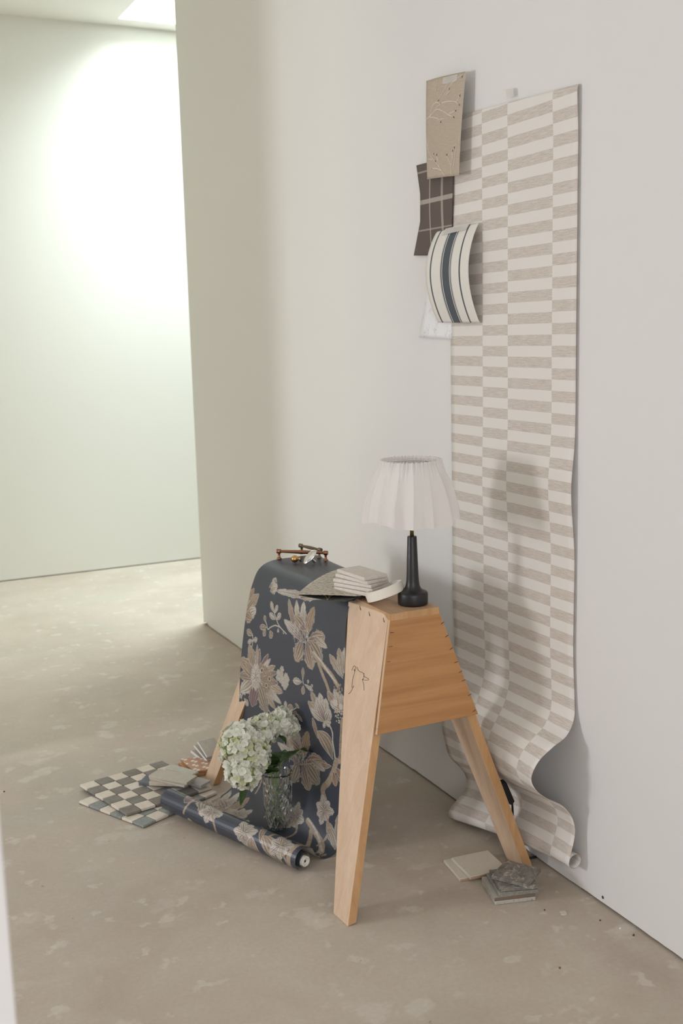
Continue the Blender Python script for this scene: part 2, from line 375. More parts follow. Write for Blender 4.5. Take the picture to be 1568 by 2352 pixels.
# ------------------------------------------------------------------ floral wallpaper
def canvas_floral():
    """pattern of the dark floral wallpaper, drawn in paper centimetres (u across from the left edge, v down the roll)"""
    W, L, S = 53.0, 150.0, 9.0
    nx, nyy = int(W*S)+1, int(L*S)+1
    U, Vv = np.meshgrid(np.arange(nx)/S, np.arange(nyy)/S)
    rs = np.random.RandomState(3)
    img = np.empty((nyy, nx, 3)); img[:] = (.043, .050, .070)
    fib = rs.rand(nyy, nx)
    k = (fib+np.roll(fib, 1, 0)+np.roll(fib, 1, 1))/3
    img *= (.86+.28*k)[..., None]
    CREAM, TAN, TAUPE, MAUVE, ROSE, OCH = map(np.array, ((.56, .51, .45), (.38, .30, .225), (.28, .24, .20), (.20, .135, .15), (.29, .20, .19), (.36, .245, .16)))
    def win(cx, cy, r):
        x0, x1 = int(max(0, (cx-r)*S)), int(min(nx, (cx+r)*S+2)); y0, y1 = int(max(0, (cy-r)*S)), int(min(nyy, (cy+r)*S+2))
        return slice(y0, y1), slice(x0, x1)
    def petal(b, t, w, c1, c2=None, ruf=0., veins=9, bend=0., edge=CREAM, ew=.16, ph=0., blunt=.75):
        b, t = np.array(b, float), np.array(t, float); d = t-b; Ln = np.hypot(*d); d = d/Ln; n = np.array((-d[1], d[0]))
        sy, sx = win(*((b+t)/2), Ln*.62+w*1.6+1)
        if sy.stop <= sy.start or sx.stop <= sx.start: return
        X, Y = U[sy, sx]-b[0], Vv[sy, sx]-b[1]
        s = (X*d[0]+Y*d[1])/Ln; q = X*n[0]+Y*n[1]-bend*Ln*np.sin(np.pi*np.clip(s, 0, 1))
        w = w*.86; prof = w*np.clip(np.sin(np.pi*np.clip(s, 0, 1)**(1/blunt if blunt < 1 else 1)), 0, 1)**.7; prof0 = prof
        prof = prof*(1+ruf*np.sin(s*24+ph)+ruf*.5*np.sin(s*57+ph*2))
        inside = (s > 0) & (s < 1) & (np.abs(q) < prof)
        e = prof-np.abs(q)
        c2 = c1 if c2 is None else c2
        f = np.clip(s*1.1, 0, 1)[..., None]
        col = np.array(c1)*(1-f)+np.array(c2)*f
        vein = .5+.5*np.sin(q/np.maximum(prof0, .05)*veins*2.2*(.35+.65*s)+2.5*k[sy, sx]+ph)
        col = col*(.50+.80*vein[..., None]**1.6)*(.86+.3*s[..., None])
        mid = np.exp(-(q/(.10))**2)
        col = col*(1-.45*mid[..., None])
        A = img[sy, sx]
        A[inside] = col[inside]
        ed = inside & ((e < ew) | ((1-s)*Ln < ew*1.2)); A[ed] = (np.array(edge)*(.78+.35*k[sy, sx][..., None]))[ed]
        ed2 = inside & (e > ew) & (e < ew*1.9); A[ed2] *= .62
    def stem(P, w=.18, c=CREAM, fuzz=0):
        P = catmull(P, 14)[:, :2]
        for (x, y) in resample(P, max(8, int(len(P)*3)))[0]:
            ww = w*(1+fuzz*rs.rand()); sy, sx = win(x, y, ww+.15)
            m = (U[sy, sx]-x)**2+(Vv[sy, sx]-y)**2 < ww*ww; img[sy, sx][m] = np.array(c)*(.7+.4*rs.rand())
    def dot(x, y, r, c, ring=True):
        sy, sx = win(x, y, r+.1); d = np.hypot(U[sy, sx]-x, Vv[sy, sx]-y)
        A = img[sy, sx]; m = d < r; A[m] = c
        if ring: A[(d < r) & (d > r*.7)] = CREAM; A[d < r*.35] = np.array(c)*.5
    def Z(x, y):      # a spot of the paper's hanging face, from its place on a close-up grid
        xl = 330-.151*(y-430); return ((x-xl)/(1415-xl)*53, (y-430)/50.4+11.5)
    def leafz(a, b, w, c=CREAM, **k_): petal(Z(*a), Z(*b), w, c, **k_)
    def sprig(pts, leaves, w=.16, c=CREAM):
        stem([Z(*p) for p in pts], w, c)
        for a, b, ww, cc in leaves: petal(Z(*a), Z(*b), ww, cc, ruf=.05, veins=4, ew=.18)
    def peony(dx=0, dy=0, m=1):   # the large open flower
        P = lambda x, y: tuple(np.array(Z(x, y))*np.array((1, 1))+np.array((dx, dy)))
        c = P(360, 1720)
        for (t, w, c1, c2, rf) in ((P(290, 1290), 2.4, TAUPE, TAN, .10), (P(430, 1300), 1.5, MAUVE, ROSE, .06), (P(400, 1255), 1.0, CREAM, TAN, .03), (P(540, 1340), 1.2, MAUVE, MAUVE, .05),
                (P(565, 1400), 1.1, CREAM, CREAM, .04), (P(620, 1480), 1.3, CREAM, TAN, .04), (P(650, 1560), 1.0, MAUVE, ROSE, .05), (P(690, 1830), 2.0, CREAM, TAN, .05), (P(660, 2000), 1.5, MAUVE, CREAM, .05),
                (P(580, 2110), 1.5, CREAM, TAN, .05), (P(640, 1720), 1.5, MAUVE, ROSE, .06), (P(460, 2210), 3.0, TAN, TAUPE, .13), (P(250, 2170), 3.0, ROSE, MAUVE, .12), (P(100, 2000), 2.6, TAN, CREAM, .13),
                (P(120, 1760), 1.8, TAN, TAUPE, .10), (P(150, 1530), 2.6, OCH, TAN, .10), (P(225, 1560), 1.6, ROSE, TAN, .05)):
            petal(c, t, w*m, c1, c2, ruf=rf, ph=t[0])
        for (x, y, r) in ((470, 1640, 2.6), (530, 1690, 2.4), (440, 1600, 2.0), (480, 1800, 2.3)):
            p = P(x, y)
            for j in range(9):
                a = j*.7; petal(p, (p[0]+r*math.cos(a), p[1]+r*math.sin(a)), .85, OCH, TAN, ruf=.1, veins=3, ew=.08, edge=TAN)
            dot(*p, .75, (.12, .08, .08))
        p = P(350, 1720)
        for rr_, nn in ((3.6, 9), (2.7, 8), (1.6, 6)):
            for j in range(nn):
                a = j*6.283/nn+rr_; petal(p, (p[0]+rr_*.8*math.cos(a), p[1]+rr_*1.15*math.sin(a)), 1.15, TAN if j % 2 else CREAM, CREAM, ruf=.13, veins=4, ph=a)
    def drop_flower(dx=0, dy=0):  # hanging bell flower with a feathered crown
        P = lambda x, y: (Z(x, y)[0]+dx, Z(x, y)[1]+dy)
        for (b, t, w, c1, c2, rf) in ((P(900, 950), P(790, 500), 1.4, ROSE, TAN, .1), (P(930, 950), P(880, 480), 1.6, TAN, CREAM, .08), (P(980, 950), P(960, 470), 1.9, TAUPE, CREAM, .08), (P(1000, 960), P(1080, 500), 2.2, TAN, OCH, .1),
                (P(1000, 1040), P(745, 800), 1.7, MAUVE, CREAM, .07), (P(1010, 1000), P(1210, 860), 2.6, ROSE, TAN, .11), (P(1080, 900), P(1230, 1010), 1.2, TAN, CREAM, .05),
                (P(960, 1000), P(870, 1330), 3.0, TAUPE, TAN, .12), (P(1000, 1000), P(1060, 1380), 2.9, ROSE, TAN, .10), (P(1040, 980), P(1170, 1230), 3.2, TAN, TAUPE, .12), (P(1000, 860), P(870, 700), 2.4, ROSE, TAN, .12)):
            petal(b, t, w, c1, c2, ruf=rf, ph=t[0])
        for j in range(46):
            x = rs.uniform(850, 1050); y = rs.uniform(760, 1000); a = P(x, y); b = P(x+rs.uniform(-8, 8), y+rs.uniform(40, 80))
            stem([a, ((a[0]+b[0])/2+.1, (a[1]+b[1])/2), b], .09, CREAM if rs.rand() < .6 else TAUPE)
    def lily(dx=0, dy=0):         # tulip-like bloom
        P = lambda x, y: (Z(x, y)[0]+dx, Z(x, y)[1]+dy)
        for (t, w, c1, c2, rf) in ((P(1030, 1700), 1.8, ROSE, TAN, .1), (P(1130, 1680), 2.0, TAN, CREAM, .1), (P(1200, 1730), 1.9, TAN, CREAM, .08), (P(990, 1850), 1.8, CREAM, TAN, .08),
                (P(1015, 1950), 1.7, TAN, CREAM, .06), (P(1240, 1870), 2.0, TAUPE, CREAM, .07), (P(1090, 1760), 2.2, ROSE, CREAM, .05)):
            petal(P(1185, 2080), t, w, c1, c2, ruf=rf, ph=t[1])
        for t in (P(1160, 2170), P(1230, 2130), P(1250, 2060)): petal(P(1185, 2060), t, .8, CREAM, veins=3)
    def right_column(dx=0, dy=0):
        P = lambda x, y: (Z(x, y)[0]+dx, Z(x, y)[1]+dy)
        stem([P(1080, 1150), P(1180, 1270), P(1270, 1380), P(1330, 1500)], .62, TAN, .3)
        stem([P(1130, 1260), P(1170, 1400), P(1210, 1520), P(1240, 1640)], .5, TAN, .3)
        stem([P(1080, 1130), P(1150, 1210), P(1250, 1370), P(1320, 1470)], .22, CREAM, .6)
        for (b, t, w, c1, c2) in ((P(1390, 1380), P(1250, 1090), 1.6, CREAM, TAN), (P(1390, 1350), P(1350, 960), 1.9, CREAM, TAN), (P(1400, 1300), P(1410, 930), 1.4, TAN, CREAM),
                (P(1370, 1900), P(1215, 1630), 1.9, ROSE, TAN), (P(1380, 1900), P(1290, 1560), 1.8, TAN, CREAM), (P(1390, 1880), P(1370, 1600), 1.6, TAN, CREAM), (P(1380, 1800), P(1240, 1780), 1.7, TAN, CREAM)):
            petal(b, t, w, c1, c2, ruf=.08, ph=t[0])
        dot(*P(1300, 1760), 1.0, CREAM, False); dot(*P(1360, 1790), .9, CREAM, False)
        for j in range(60): dot(*P(rs.uniform(1290, 1410), rs.uniform(1850, 2030)), .22, TAN if rs.rand() < .5 else CREAM, False)
        for j in range(34): dot(*P(rs.uniform(1290, 1380), rs.uniform(1470, 1610)), .24, TAN, False)
        stem([P(1370, 2000), P(1365, 2150), P(1355, 2330), P(1350, 2480), P(1330, 2600)], .55, TAN, .4)
        stem([P(1230, 2100), P(1260, 2200), P(1262, 2330), P(1280, 2500), P(1290, 2650)], .22, CREAM, .2)
        petal(P(1090, 2360), P(1035, 2070), 1.0, OCH, TAN, veins=4)
        petal(P(1260, 2600), P(1090, 2240), 2.8, TAUPE, TAN, veins=8, bend=.12)
        petal(P(1240, 2700), P(1000, 2600), 2.1, TAN, TAUPE, ruf=.1, bend=-.15); petal(P(1080, 2590), P(980, 2720), 1.0, OCH)
        stem([P(1300, 2600), P(1260, 2780), P(1200, 2950), P(1130, 3080), P(1160, 3250)], .75, TAN, .4)
        petal(P(1290, 2700), P(1400, 2890), 2.0, OCH, TAN); petal(P(1260, 2760), P(1290, 2980), 1.4, OCH)
    # upper part of the hanging face, as it lies on the top, and repeats further down the roll
    for (a, b, w, c1) in (((560, 470), (640, 380), 1.9, TAN), ((540, 420), (600, 340), 1.3, ROSE), ((1150, 370), (620, 440), 1.2, TAUPE), ((900, 440), (1110, 330), 1.5, TAN), ((620, 320), (560, 300), .9, TAN)):
        leafz(a, b, w, c1, ruf=.12, c2=CREAM)
    for (b, t, w, c1, c2) in (((240, 840), (360, 500), 2.2, TAUPE, OCH), ((250, 860), (430, 560), 2.0, OCH, TAN), ((250, 880), (290, 560), 1.6, CREAM, TAN), ((260, 900), (400, 780), 2.2, TAN, CREAM),
            ((240, 880), (340, 930), 2.0, OCH, TAN), ((230, 800), (260, 640), 1.8, TAUPE, CREAM), ((200, 1040), (235, 930), 1.4, ROSE, TAN)):
        petal(Z(*b), Z(*t), w, c1, c2, ruf=.1, ph=t[0])
    sprig([(770, 985), (690, 910), (655, 830), (630, 740), (650, 640)], [((625, 745), (580, 605), .95, CREAM), ((635, 750), (670, 625), .95, CREAM), ((645, 835), (565, 775), 1.0, CREAM), ((650, 835), (710, 730), 1.1, CREAM)])
    sprig([(690, 920), (640, 915), (580, 960), (545, 1000), (530, 940), (510, 880)], [((520, 910), (500, 825), .8, TAN), ((530, 980), (440, 1000), 1.0, TAN), ((520, 1010), (480, 1110), 1.1, TAN), ((570, 1005), (590, 1110), 1.3, TAN), ((675, 940), (670, 1005), .6, CREAM), ((740, 960), (735, 1000), .5, TAN)])
    sprig([(330, 1300), (345, 1210), (340, 1130)], [((345, 1150), (265, 1100), 1.1, TAN), ((345, 1215), (270, 1265), .8, CREAM), ((345, 1215), (405, 1180), .9, CREAM)])
    drop_flower(); peony(); lily(); right_column()
    for (x, y) in ((700, 1500), (655, 1560), (690, 1610), (720, 1640), (745, 1580), (760, 1620), (700, 1700), (745, 1690), (720, 1740), (640, 1640), (675, 1660), (690, 1560)):
        p = Z(x, y)
        for j in range(6): petal(p, (p[0]+1.15*math.cos(j*1.05), p[1]+1.0*math.sin(j*1.05)), .45, CREAM, veins=2, ew=.1)
        stem([p, Z(690, 1650)], .08)
    sprig([(950, 1620), (945, 1560), (960, 1480)], [((945, 1560), (955, 1385), .8, TAN), ((935, 1600), (825, 1615), 1.2, CREAM), ((950, 1640), (935, 1775), 1.0, TAN), ((960, 1620), (1060, 1680), .7, CREAM), ((1000, 1600), (1010, 1540), .5, CREAM), ((1030, 1630), (1060, 1600), .5, TAN)])
    sprig([(610, 2050), (670, 2095), (740, 2085), (800, 2040), (850, 1990)], [((710, 2085), (715, 1940), .9, CREAM), ((700, 2090), (715, 2210), .9, CREAM), ((770, 2060), (780, 1965), 1.4, TAN), ((850, 1990), (865, 1940), 1.2, OCH), ((810, 2060), (830, 2110), 1.2, ROSE), ((780, 2130), (775, 2225), 1.4, TAN), ((840, 2070), (910, 2170), .6, TAN)])
    sprig([(150, 2000), (120, 2060), (110, 2100)], [((120, 2040), (80, 2060), 1.1, CREAM), ((150, 2080), (200, 2170), 1.1, CREAM), ((110, 2120), (130, 2220), .9, CREAM)])
    sprig([(480, 2150), (540, 2230), (520, 2330), (460, 2400)], [((520, 2250), (430, 2330), .7, CREAM), ((500, 2340), (350, 2290), .7, CREAM)])
    drop_flower(-1, 35.5); right_column(0, 48)
    for dx in (0,):
        peony(2, 50); lily(-22, 44); drop_flower(-26, 60)
    for (x, y, q) in ((10, 62, .3), (20, 68, 2.0), (33, 74, 1.0), (44, 70, 2.6), (14, 80, 1.6), (26, 84, .2), (40, 86, 1.3), (8, 90, 2.4), (20, 95, .9), (34, 97, 2.2), (47, 96, .5), (12, 104, 1.1), (29, 108, .3), (43, 110, 2.0)):
        for j in range(7):
            a = q+j*.9; rr_ = 3.2+1.8*((j*37) % 5)/5
            petal((x, y), (x+rr_*math.cos(a), y+rr_*math.sin(a)), 1.35, (TAUPE, TAN, ROSE)[j % 3], CREAM, ruf=.1, ph=a)
        stem([(x, y), (x+3, y+4), (x+2, y+9)], .28, TAN, .4)
    for (x, y, q) in ((38, 103, 0), (18, 112, 1), (30, 118, 2)):     # the lily pair that shows on the roll
        stem([(x, y+9), (x, y+3), (x-2, y-3)], .3, CREAM, .3); stem([(x+1, y+9), (x+3, y+3), (x+9, y-2)], .45, TAN, .3)
        petal((x, y+3), (x-1, y-6), 2.6, TAUPE, TAN, ew=.25); petal((x-1, y+4), (x-8, y-1), 2.4, TAN, CREAM, ruf=.1, ew=.25); petal((x+1, y+8), (x+7, y+12), 1.8, OCH, CREAM, ew=.25)
    return img, S

def m_print(name, rough, coat=0):
    m = mat(name, (.1, .1, .1), rough); g = N(m); a = g.n('ShaderNodeAttribute'); a.attribute_name = 'print'
    g.base(a.outputs['Color']); f = g.noise(g.co(scale=(1, 1, 1)), 900, 2)
    g.bump(f, .08, .0003); g.b.inputs['Specular IOR Level'].default_value = .62
    return m
M_floral = m_print('dark_floral_print', .40)
M_paperback = mat('paper_back', (.58, .53, .46), .8)
M_core = mat('core_white', (.78, .75, .70), .6)

def paper_drape():
    # right and left edge of the strip, from behind the sawhorse over its top, down to the floor and up onto the roll
    yr, yl = 2.395, 2.925
    Rk = [(1.352, yr+.05, .45), (1.346, yr+.05, .60), (1.338, yr+.04, .668), (1.315, yr+.03, .6885), (1.25, yr+.01, .6885), (1.20, yr, .6875), (1.168, yr-.004, .674), (1.154, yr-.006, .635), (1.151, yr-.002, .56), (1.150, yr, .40),
          (1.148, yr+.004, .22), (1.143, yr+.008, .10), (1.134, yr+.010, .032), (1.112, yr+.012, .007), (1.082, yr+.012, .002), (1.057, yr+.010, .020), (1.047, yr+.006, .042)]
    Lk = [(1.352, yl, .45), (1.346, yl, .60), (1.338, yl, .668), (1.315, yl, .689), (1.24, yl, .6905), (1.175, yl, .688), (1.135, yl, .670), (1.112, yl, .63), (1.092, yl+.002, .56), (1.066, yl+.004, .40),
          (1.054, yl+.010, .22), (1.053, yl+.020, .10), (1.043, yl+.022, .028), (1.012, yl+.006, .0035), (.940, yl-.036, .0012), (.880, yl-.046, .014), (.840, yl-.054, .043)]
    # roll: axis and spiral
    A0, A1 = Vector((1.004, 2.372, .0345)), Vector((.802, 2.862, .0465))
    ax = (A1-A0).normalized(); up = Vector((0, 0, 1)); up = (up-ax*up.dot(ax)).normalized(); sd = ax.cross(up)   # sd points away from the sawhorse?
    if sd.x > 0: sd = -sd
    def spiral(c, r0, r1, turns, n, sh=0):
        out = []
        for i in range(n+1):
            t = i/n; a = math.radians(75)+t*turns*2*math.pi; r = r0+(r1-r0)*min(1, t*1.25)**.8
            cc = c - sd*(r0-r)*.75
            out.append(cc+sd*(-math.cos(a))*r*-1*-1+up*math.sin(a)*r)
        return out
    def sp(c, r0, r1, turns=2.6, n=64):
        out = []
        for i in range(n+1):
            t = i/n; a = math.radians(50)+t*turns*2*math.pi; r = r0+(r1-r0)*min(1, t*1.9)**.9
            cc = c - sd*(r0-r)*.72 - up*(r0-r)*.55
            out.append(cc-sd*math.cos(a)*r+up*math.sin(a)*r)
        return out
    Rs, Ls = sp(A0, .0325, .0185), sp(A1, .0325, .0185)
    R1 = np.vstack([catmull(Rk+[tuple(Rs[0])], 12), np.array([tuple(p) for p in Rs[1:]])])
    L1 = np.vstack([catmull(Lk+[tuple(Ls[0])], 12), np.array([tuple(p) for p in Ls[1:]])])
    nk = (len(Rk))*12
    # keep rows paired over knots: resample each piece with the same counts
    rowsR, rowsL = [], []
    segs = [(0, nk, 1150), (nk, len(R1)-1, 460)]
    for a, b, n in segs:
        r_, _ = resample(R1[a:b+1], n); l_, _ = resample(L1[a:b+1], n)
        rowsR.append(r_ if a == 0 else r_[1:]); rowsL.append(l_ if a == 0 else l_[1:])
    R1, L1 = np.vstack(rowsR), np.vstack(rowsL)
    nc = 400
    t = np.linspace(0, 1, nc)[None, :, None]      # 0 = left edge, 1 = right edge
    G = L1[:, None, :]*(1-t)+R1[:, None, :]*t
    mid = G[:, nc//2]; v = np.r_[0, np.cumsum(np.linalg.norm(np.diff(mid, axis=0), axis=1))]
    # the front face starts about 38 cm after the hidden end
    sh = v[np.argmin(np.abs(mid[:, 2]-.688)+np.abs(mid[:, 0]-1.175)*2)]
    vcm = (v-sh)*100+5.5
    img, S = canvas_floral()
    ui = np.linspace(0, 53, nc)*S; vi = np.clip(vcm, 0, 149)*S
    x0 = np.clip(ui.astype(int), 0, img.shape[1]-2); y0 = np.clip(vi.astype(int), 0, img.shape[0]-2)
    fx = (ui-x0)[None, :, None]; fy = (vi-y0)[:, None, None]
    I = lambda yy, xx: img[np.ix_(yy, xx)]
    col = (I(y0, x0)*(1-fx)+I(y0, x0+1)*fx)*(1-fy)+(I(y0+1, x0)*(1-fx)+I(y0+1, x0+1)*fx)*fy
    uv = np.stack([np.broadcast_to(np.linspace(0, 1, nc)[None, :], G.shape[:2]), np.broadcast_to(v[:, None], G.shape[:2])], -1)
    return G, uv, col, A0, A1, ax, sd, up
G, uv, col, A0, A1, rax, rsd, rup = paper_drape()
fl = thing('floral_wallpaper', 'dark blue-grey wallpaper with large flowers draped over the sawhorse, rolled up on the floor', 'wallpaper', (1.08, 2.62, 0))
sheet('paper_strip', G, uv, [M_floral], fl, 0, col)
Gb = G.copy(); 
d1 = np.gradient(G, axis=0); d2 = np.gradient(G, axis=1); nn = np.cross(d1, d2); nn /= np.linalg.norm(nn, axis=2, keepdims=True)+1e-12
sgn = -1 if nn[600, 200, 0] < 0 else 1
sub = slice(None, None, 6)
rows_ = list(range(0, G.shape[0], 3)); cols_ = sorted(set(list(range(0, G.shape[1], 12))+[G.shape[1]-1]))
Gb = (G + nn*sgn*.0006)[np.ix_(rows_, cols_)]
sheet('paper_back', Gb, uv[np.ix_(rows_, cols_)], [M_paperback], fl, 0)
# white tube end seen inside the roll
cc = A0 - rsd*(.0325-.0185)*.72 - rup*(.0325-.0185)*.55
bm = bmesh.new(); lathe(bm, [(.0035, .0), (.008, -.001), (.0085, -.004), (.0125, -.0045), (.0135, -.003), (.0135, .03), (.0135, .51), (.0085, .512), (.0, .512)], cc-rax*.002, 40, rax)
bm.verts.ensure_lookup_table(); o = obj('roll_core', bm, M_core, fl, True); tag(o, 'white plastic core plug')

# ------------------------------------------------------------------ striped wallpaper hanging on the wall
def m_stripe():
    m = mat('checked_wallpaper', (.8, .76, .72), .8); g = N(m)
    tc = g.n('ShaderNodeTexCoord'); sp = g.n('ShaderNodeSeparateXYZ'); g.lk(tc.outputs['UV'], sp.inputs[0])
    u, v = sp.outputs[0], sp.outputs[1]
    k = None
    for th in (.155, .267, .445):
        q = g.math('GREATER_THAN', u, th); k = q if k is None else g.math('ADD', k, q)
    ph = g.math('FRACT', g.math('ADD', g.math('DIVIDE', g.math('SUBTRACT', v, .035), .052), g.math('MULTIPLY', k, .5)))
    # k counts from column 1; column 3 (k=2) starts a dark block at v=.035
    st = g.math('LESS_THAN', ph, .5)
    mp = g.n('ShaderNodeMapping'); g.lk(tc.outputs['UV'], mp.inputs[0]); mp.inputs['Scale'].default_value = (28, 620, 1)
    th = g.noise(mp.outputs[0], 1.0, 4, .7); mp2 = g.n('ShaderNodeMapping'); g.lk(tc.outputs['UV'], mp2.inputs[0]); mp2.inputs['Scale'].default_value = (420, 560, 1)
    kn = g.noise(mp2.outputs[0], 1.0, 2, .5)
    light = g.mix(g.math('MULTIPLY', g.gray(th, .3, .7), .35), (.80, .765, .725), (.74, .70, .655))
    dk = g.mix(g.gray(th, .38, .62), (.70, .635, .58), (.50, .43, .38))
    dk = g.mix(g.math('MULTIPLY', g.gray(kn, .45, .6), .5), dk, (.74, .70, .65))
    g.base(g.mix(st, light, dk)); g.bump(g.math('ADD', th, kn), .15, .0006)
    return m
M_stripe = m_stripe()
M_rim = mat('cut_paper_edge', (.45, .27, .15), .8)
WX = XW-.004
Rp = [(1331, 190, 2.001), (1330, 205, 2.001), (1328, 300, 2.0), (1325, 400, 2.0), (1323, 600, 2.0), (1322, 800, 2.0), (1320, 1000, 2.0), (1315, 1130, 2.001), (1319, 1270, 1.998), (1316, 1400, 1.998), (1316, 1500, 1.998), (1319, 1600, 1.992), (1318, 1650, 1.985),
      (1301, 1690, 1.975), (1270, 1716, 1.967), (1240, 1745, 1.975), (1223, 1775, 1.975), (1221, 1797, 1.975), (1236, 1820, 1.973), (1265, 1839, 1.968), (1290, 1850, 1.956), (1310, 1871, 1.955), (1320, 1900, 1.955), (1318, 1930, 1.955), (1311, 1960, 1.955), (1307, 1980, 1.955)]
Rpts = []
for i, (x, y, yy) in enumerate(Rp):
    p = onY(x, y, yy)
    if i < 12: p.x = min(p.x, WX-.001); p.x = WX-.002-(.010 if 5 < i < 9 and i == 7 else .0015)
    p.x = min(p.x, WX-.001); Rpts.append(tuple(p))
zs = [p[2] for p in Rpts]
Rpts[0] = (WX, 2.001, 1.868); Rpts[1] = (WX-.006, 2.001, 1.853)
Lp = [(WX, 2.540, 1.892), (WX, 2.540, 1.877)] + [(WX-.001, 2.540, zs[i]) for i in range(2, 11)] + [(WX-.003, 2.530, .488), (WX-.02, 2.515, .430), (1.505, 2.487, .385), (1.480, 2.463, .345), (1.468, 2.45, .31), (1.463, 2.442, .27), (1.468, 2.437, .235),
      (1.478, 2.433, .195), (1.505, 2.431, .162), (1.525, 2.430, .135), (1.533, 2.430, .108), (1.526, 2.432, .082), (1.505, 2.434, .062), (1.486, 2.435, .046), (1.476, 2.436, .030)]
def curl(P, c, r0, r1, a0, turns, y, n=26):
    out = []
    for i in range(1, n+1):
        t = i/n; a = a0+t*turns*2*math.pi; r = r0+(r1-r0)*t
        out.append((c[0]+r*math.cos(a), y, c[1]+r*math.sin(a)))
    return out
Rc = curl(None, (Rpts[-1][0]+.0185, Rpts[-1][2]-.004), .0185, .0170, math.radians(170), 1.5, 1.957)
Lc = curl(None, (1.476+.0215, .0235), .0215, .0170, math.radians(165), 1.5, 2.436)
R1 = np.vstack([catmull(Rpts, 10), np.array(Rc)]); L1 = np.vstack([catmull(Lp, 10), np.array(Lc)])
n1 = (len(Rpts)-1)*10
rr, LR = resample(R1[:n1+1], 420); ll, _ = resample(L1[:n1+1], 420)
# rows are matched by parameter so that the prints stay level
par = np.linspace(0, n1, 420); 
rr = np.stack([np.interp(par, np.arange(n1+1), R1[:n1+1, k]) for k in range(3)], 1); ll = np.stack([np.interp(par, np.arange(n1+1), L1[:n1+1, k]) for k in range(3)], 1)
rr = np.vstack([rr, R1[n1+1:]]); ll = np.vstack([ll, L1[n1+1:]])
nc = 24; t = np.linspace(0, 1, nc)[None, :, None]
G = ll[:, None]*(1-t)+rr[:, None]*t
rowz = G[:, nc//2, 2]; bow = np.where(rowz < .13, 1., np.clip((.45-rowz)/.32, 0, 1))*np.where(np.arange(len(rowz)) < 150, 0, 1)
G[..., 0] = np.minimum(G[..., 0]+(bow*.020)[:, None]*np.sin(np.pi*t[..., 0])**.8, XW-.003)
z0 = 1.885
v_r = np.r_[0, np.cumsum(np.linalg.norm(np.diff(rr, axis=0), axis=1))]+(z0-rr[0, 2]); v_l = np.r_[0, np.cumsum(np.linalg.norm(np.diff(ll, axis=0), axis=1))]+(z0-ll[0, 2])
vv = v_l[:, None]*(1-t[..., 0])+v_r[:, None]*t[..., 0]
uu = np.broadcast_to(t[..., 0]*.534, vv.shape)
sw = thing('checked_wallpaper', 'long pale wallpaper strip with staggered beige bars, taped high on the wall', 'wallpaper', (1.53, 2.25, 0))
sheet('paper_strip', G, np.stack([uu, vv], -1), [M_stripe, M_rim], sw, .0005)

# ------------------------------------------------------------------ samples taped to the wall
def grid_sheet(name, fn, nr, nc, mats, parent, thick=.0006, usc=1, vsc=1):
    G = np.array([[tuple(fn(j/(nc-1), i/(nr-1))) for j in range(nc)] for i in range(nr)])
    uv = np.array([[(j/(nc-1)*usc, i/(nr-1)*vsc) for j in range(nc)] for i in range(nr)])
    return sheet(name, G, uv, mats, parent, thick)
def bil(tl, tr_, bl, br): return lambda u, v: (Vector(tl)*(1-u)+Vector(tr_)*u)*(1-v)+(Vector(bl)*(1-u)+Vector(br)*u)*v
M_tape = mat('clear_tape', (.80, .77, .73), .45, Alpha=.55)
M_wtape = mat('white_tape', (.80, .775, .74), .6)
def m_botanic():
    m = mat('beige_grasscloth_print', (.5, .42, .33), .8); g = N(m)
    mp = g.co('UV', scale=(7, 150, 1)); th = g.noise(mp, 1, 4, .7); th2 = g.noise(g.co('UV', scale=(1.5, 6, 1)), 1, 2)
    c = g.mix(g.gray(th, .3, .7), (.56, .475, .385), (.42, .335, .255)); c = g.mix(g.math('MULTIPLY', th2, .3), c, (.50, .44, .33))
    g.base(c); g.bump(th, .15, .0005); return m
M_bot = m_botanic(); M_sprig = mat('cream_print', (.74, .68, .60), .7)
b1 = thing('botanical_sample', 'beige grasscloth-look sample with cream sprigs taped above the brown plaid sample', 'wallpaper sample', onX(979, 300, WX-.012))
f1 = bil(onX(979, 186, 1.550), onX(1069, 164, 1.538), onX(981, 412, 1.545), onX(1053, 403, 1.526))
def fn1(u, v): p = f1(u, v); return p+Vector((-.006*math.sin(math.pi*u)-.002*math.sin(math.pi*v), 0, 0))
grid_sheet('sample_sheet', fn1, 30, 16, [M_bot, M_sprig], b1, .0008)
inv = lambda x, y: None
def strokes(parent, fn, paths, mat_, r, lift=-.0011):
    bm = bmesh.new()
    for P in paths:
        Q = catmull([(*p, 0) for p in P], 6)
        pts = [fn(q[0], q[1])+Vector((lift, 0, 0)) for q in Q]
        # flat printed ribbon
        L_ = []
        for i, p in enumerate(pts):
            t = (pts[min(i+1, len(pts)-1)]-pts[max(0, i-1)]); n = Vector((1, 0, 0)).cross(t).normalized()
            w_ = r*(1.0 if i < len(pts)-3 else .6)
            L_.append((bm.verts.new(p-n*w_), bm.verts.new(p+n*w_)))
        for a, b in zip(L_, L_[1:]): bm.faces.new((a[0], a[1], b[1], b[0]))
    return bm
sc5 = lambda x, y: (((x/8.253+930)-979-(y/8.253+150-186)*.008)/(1069-979-(y/8.253+150-175)*.072), (y/8.253+150-(186-((x/8.253+930)-979)*.244))/(226+((x/8.253+930)-979)*.12))
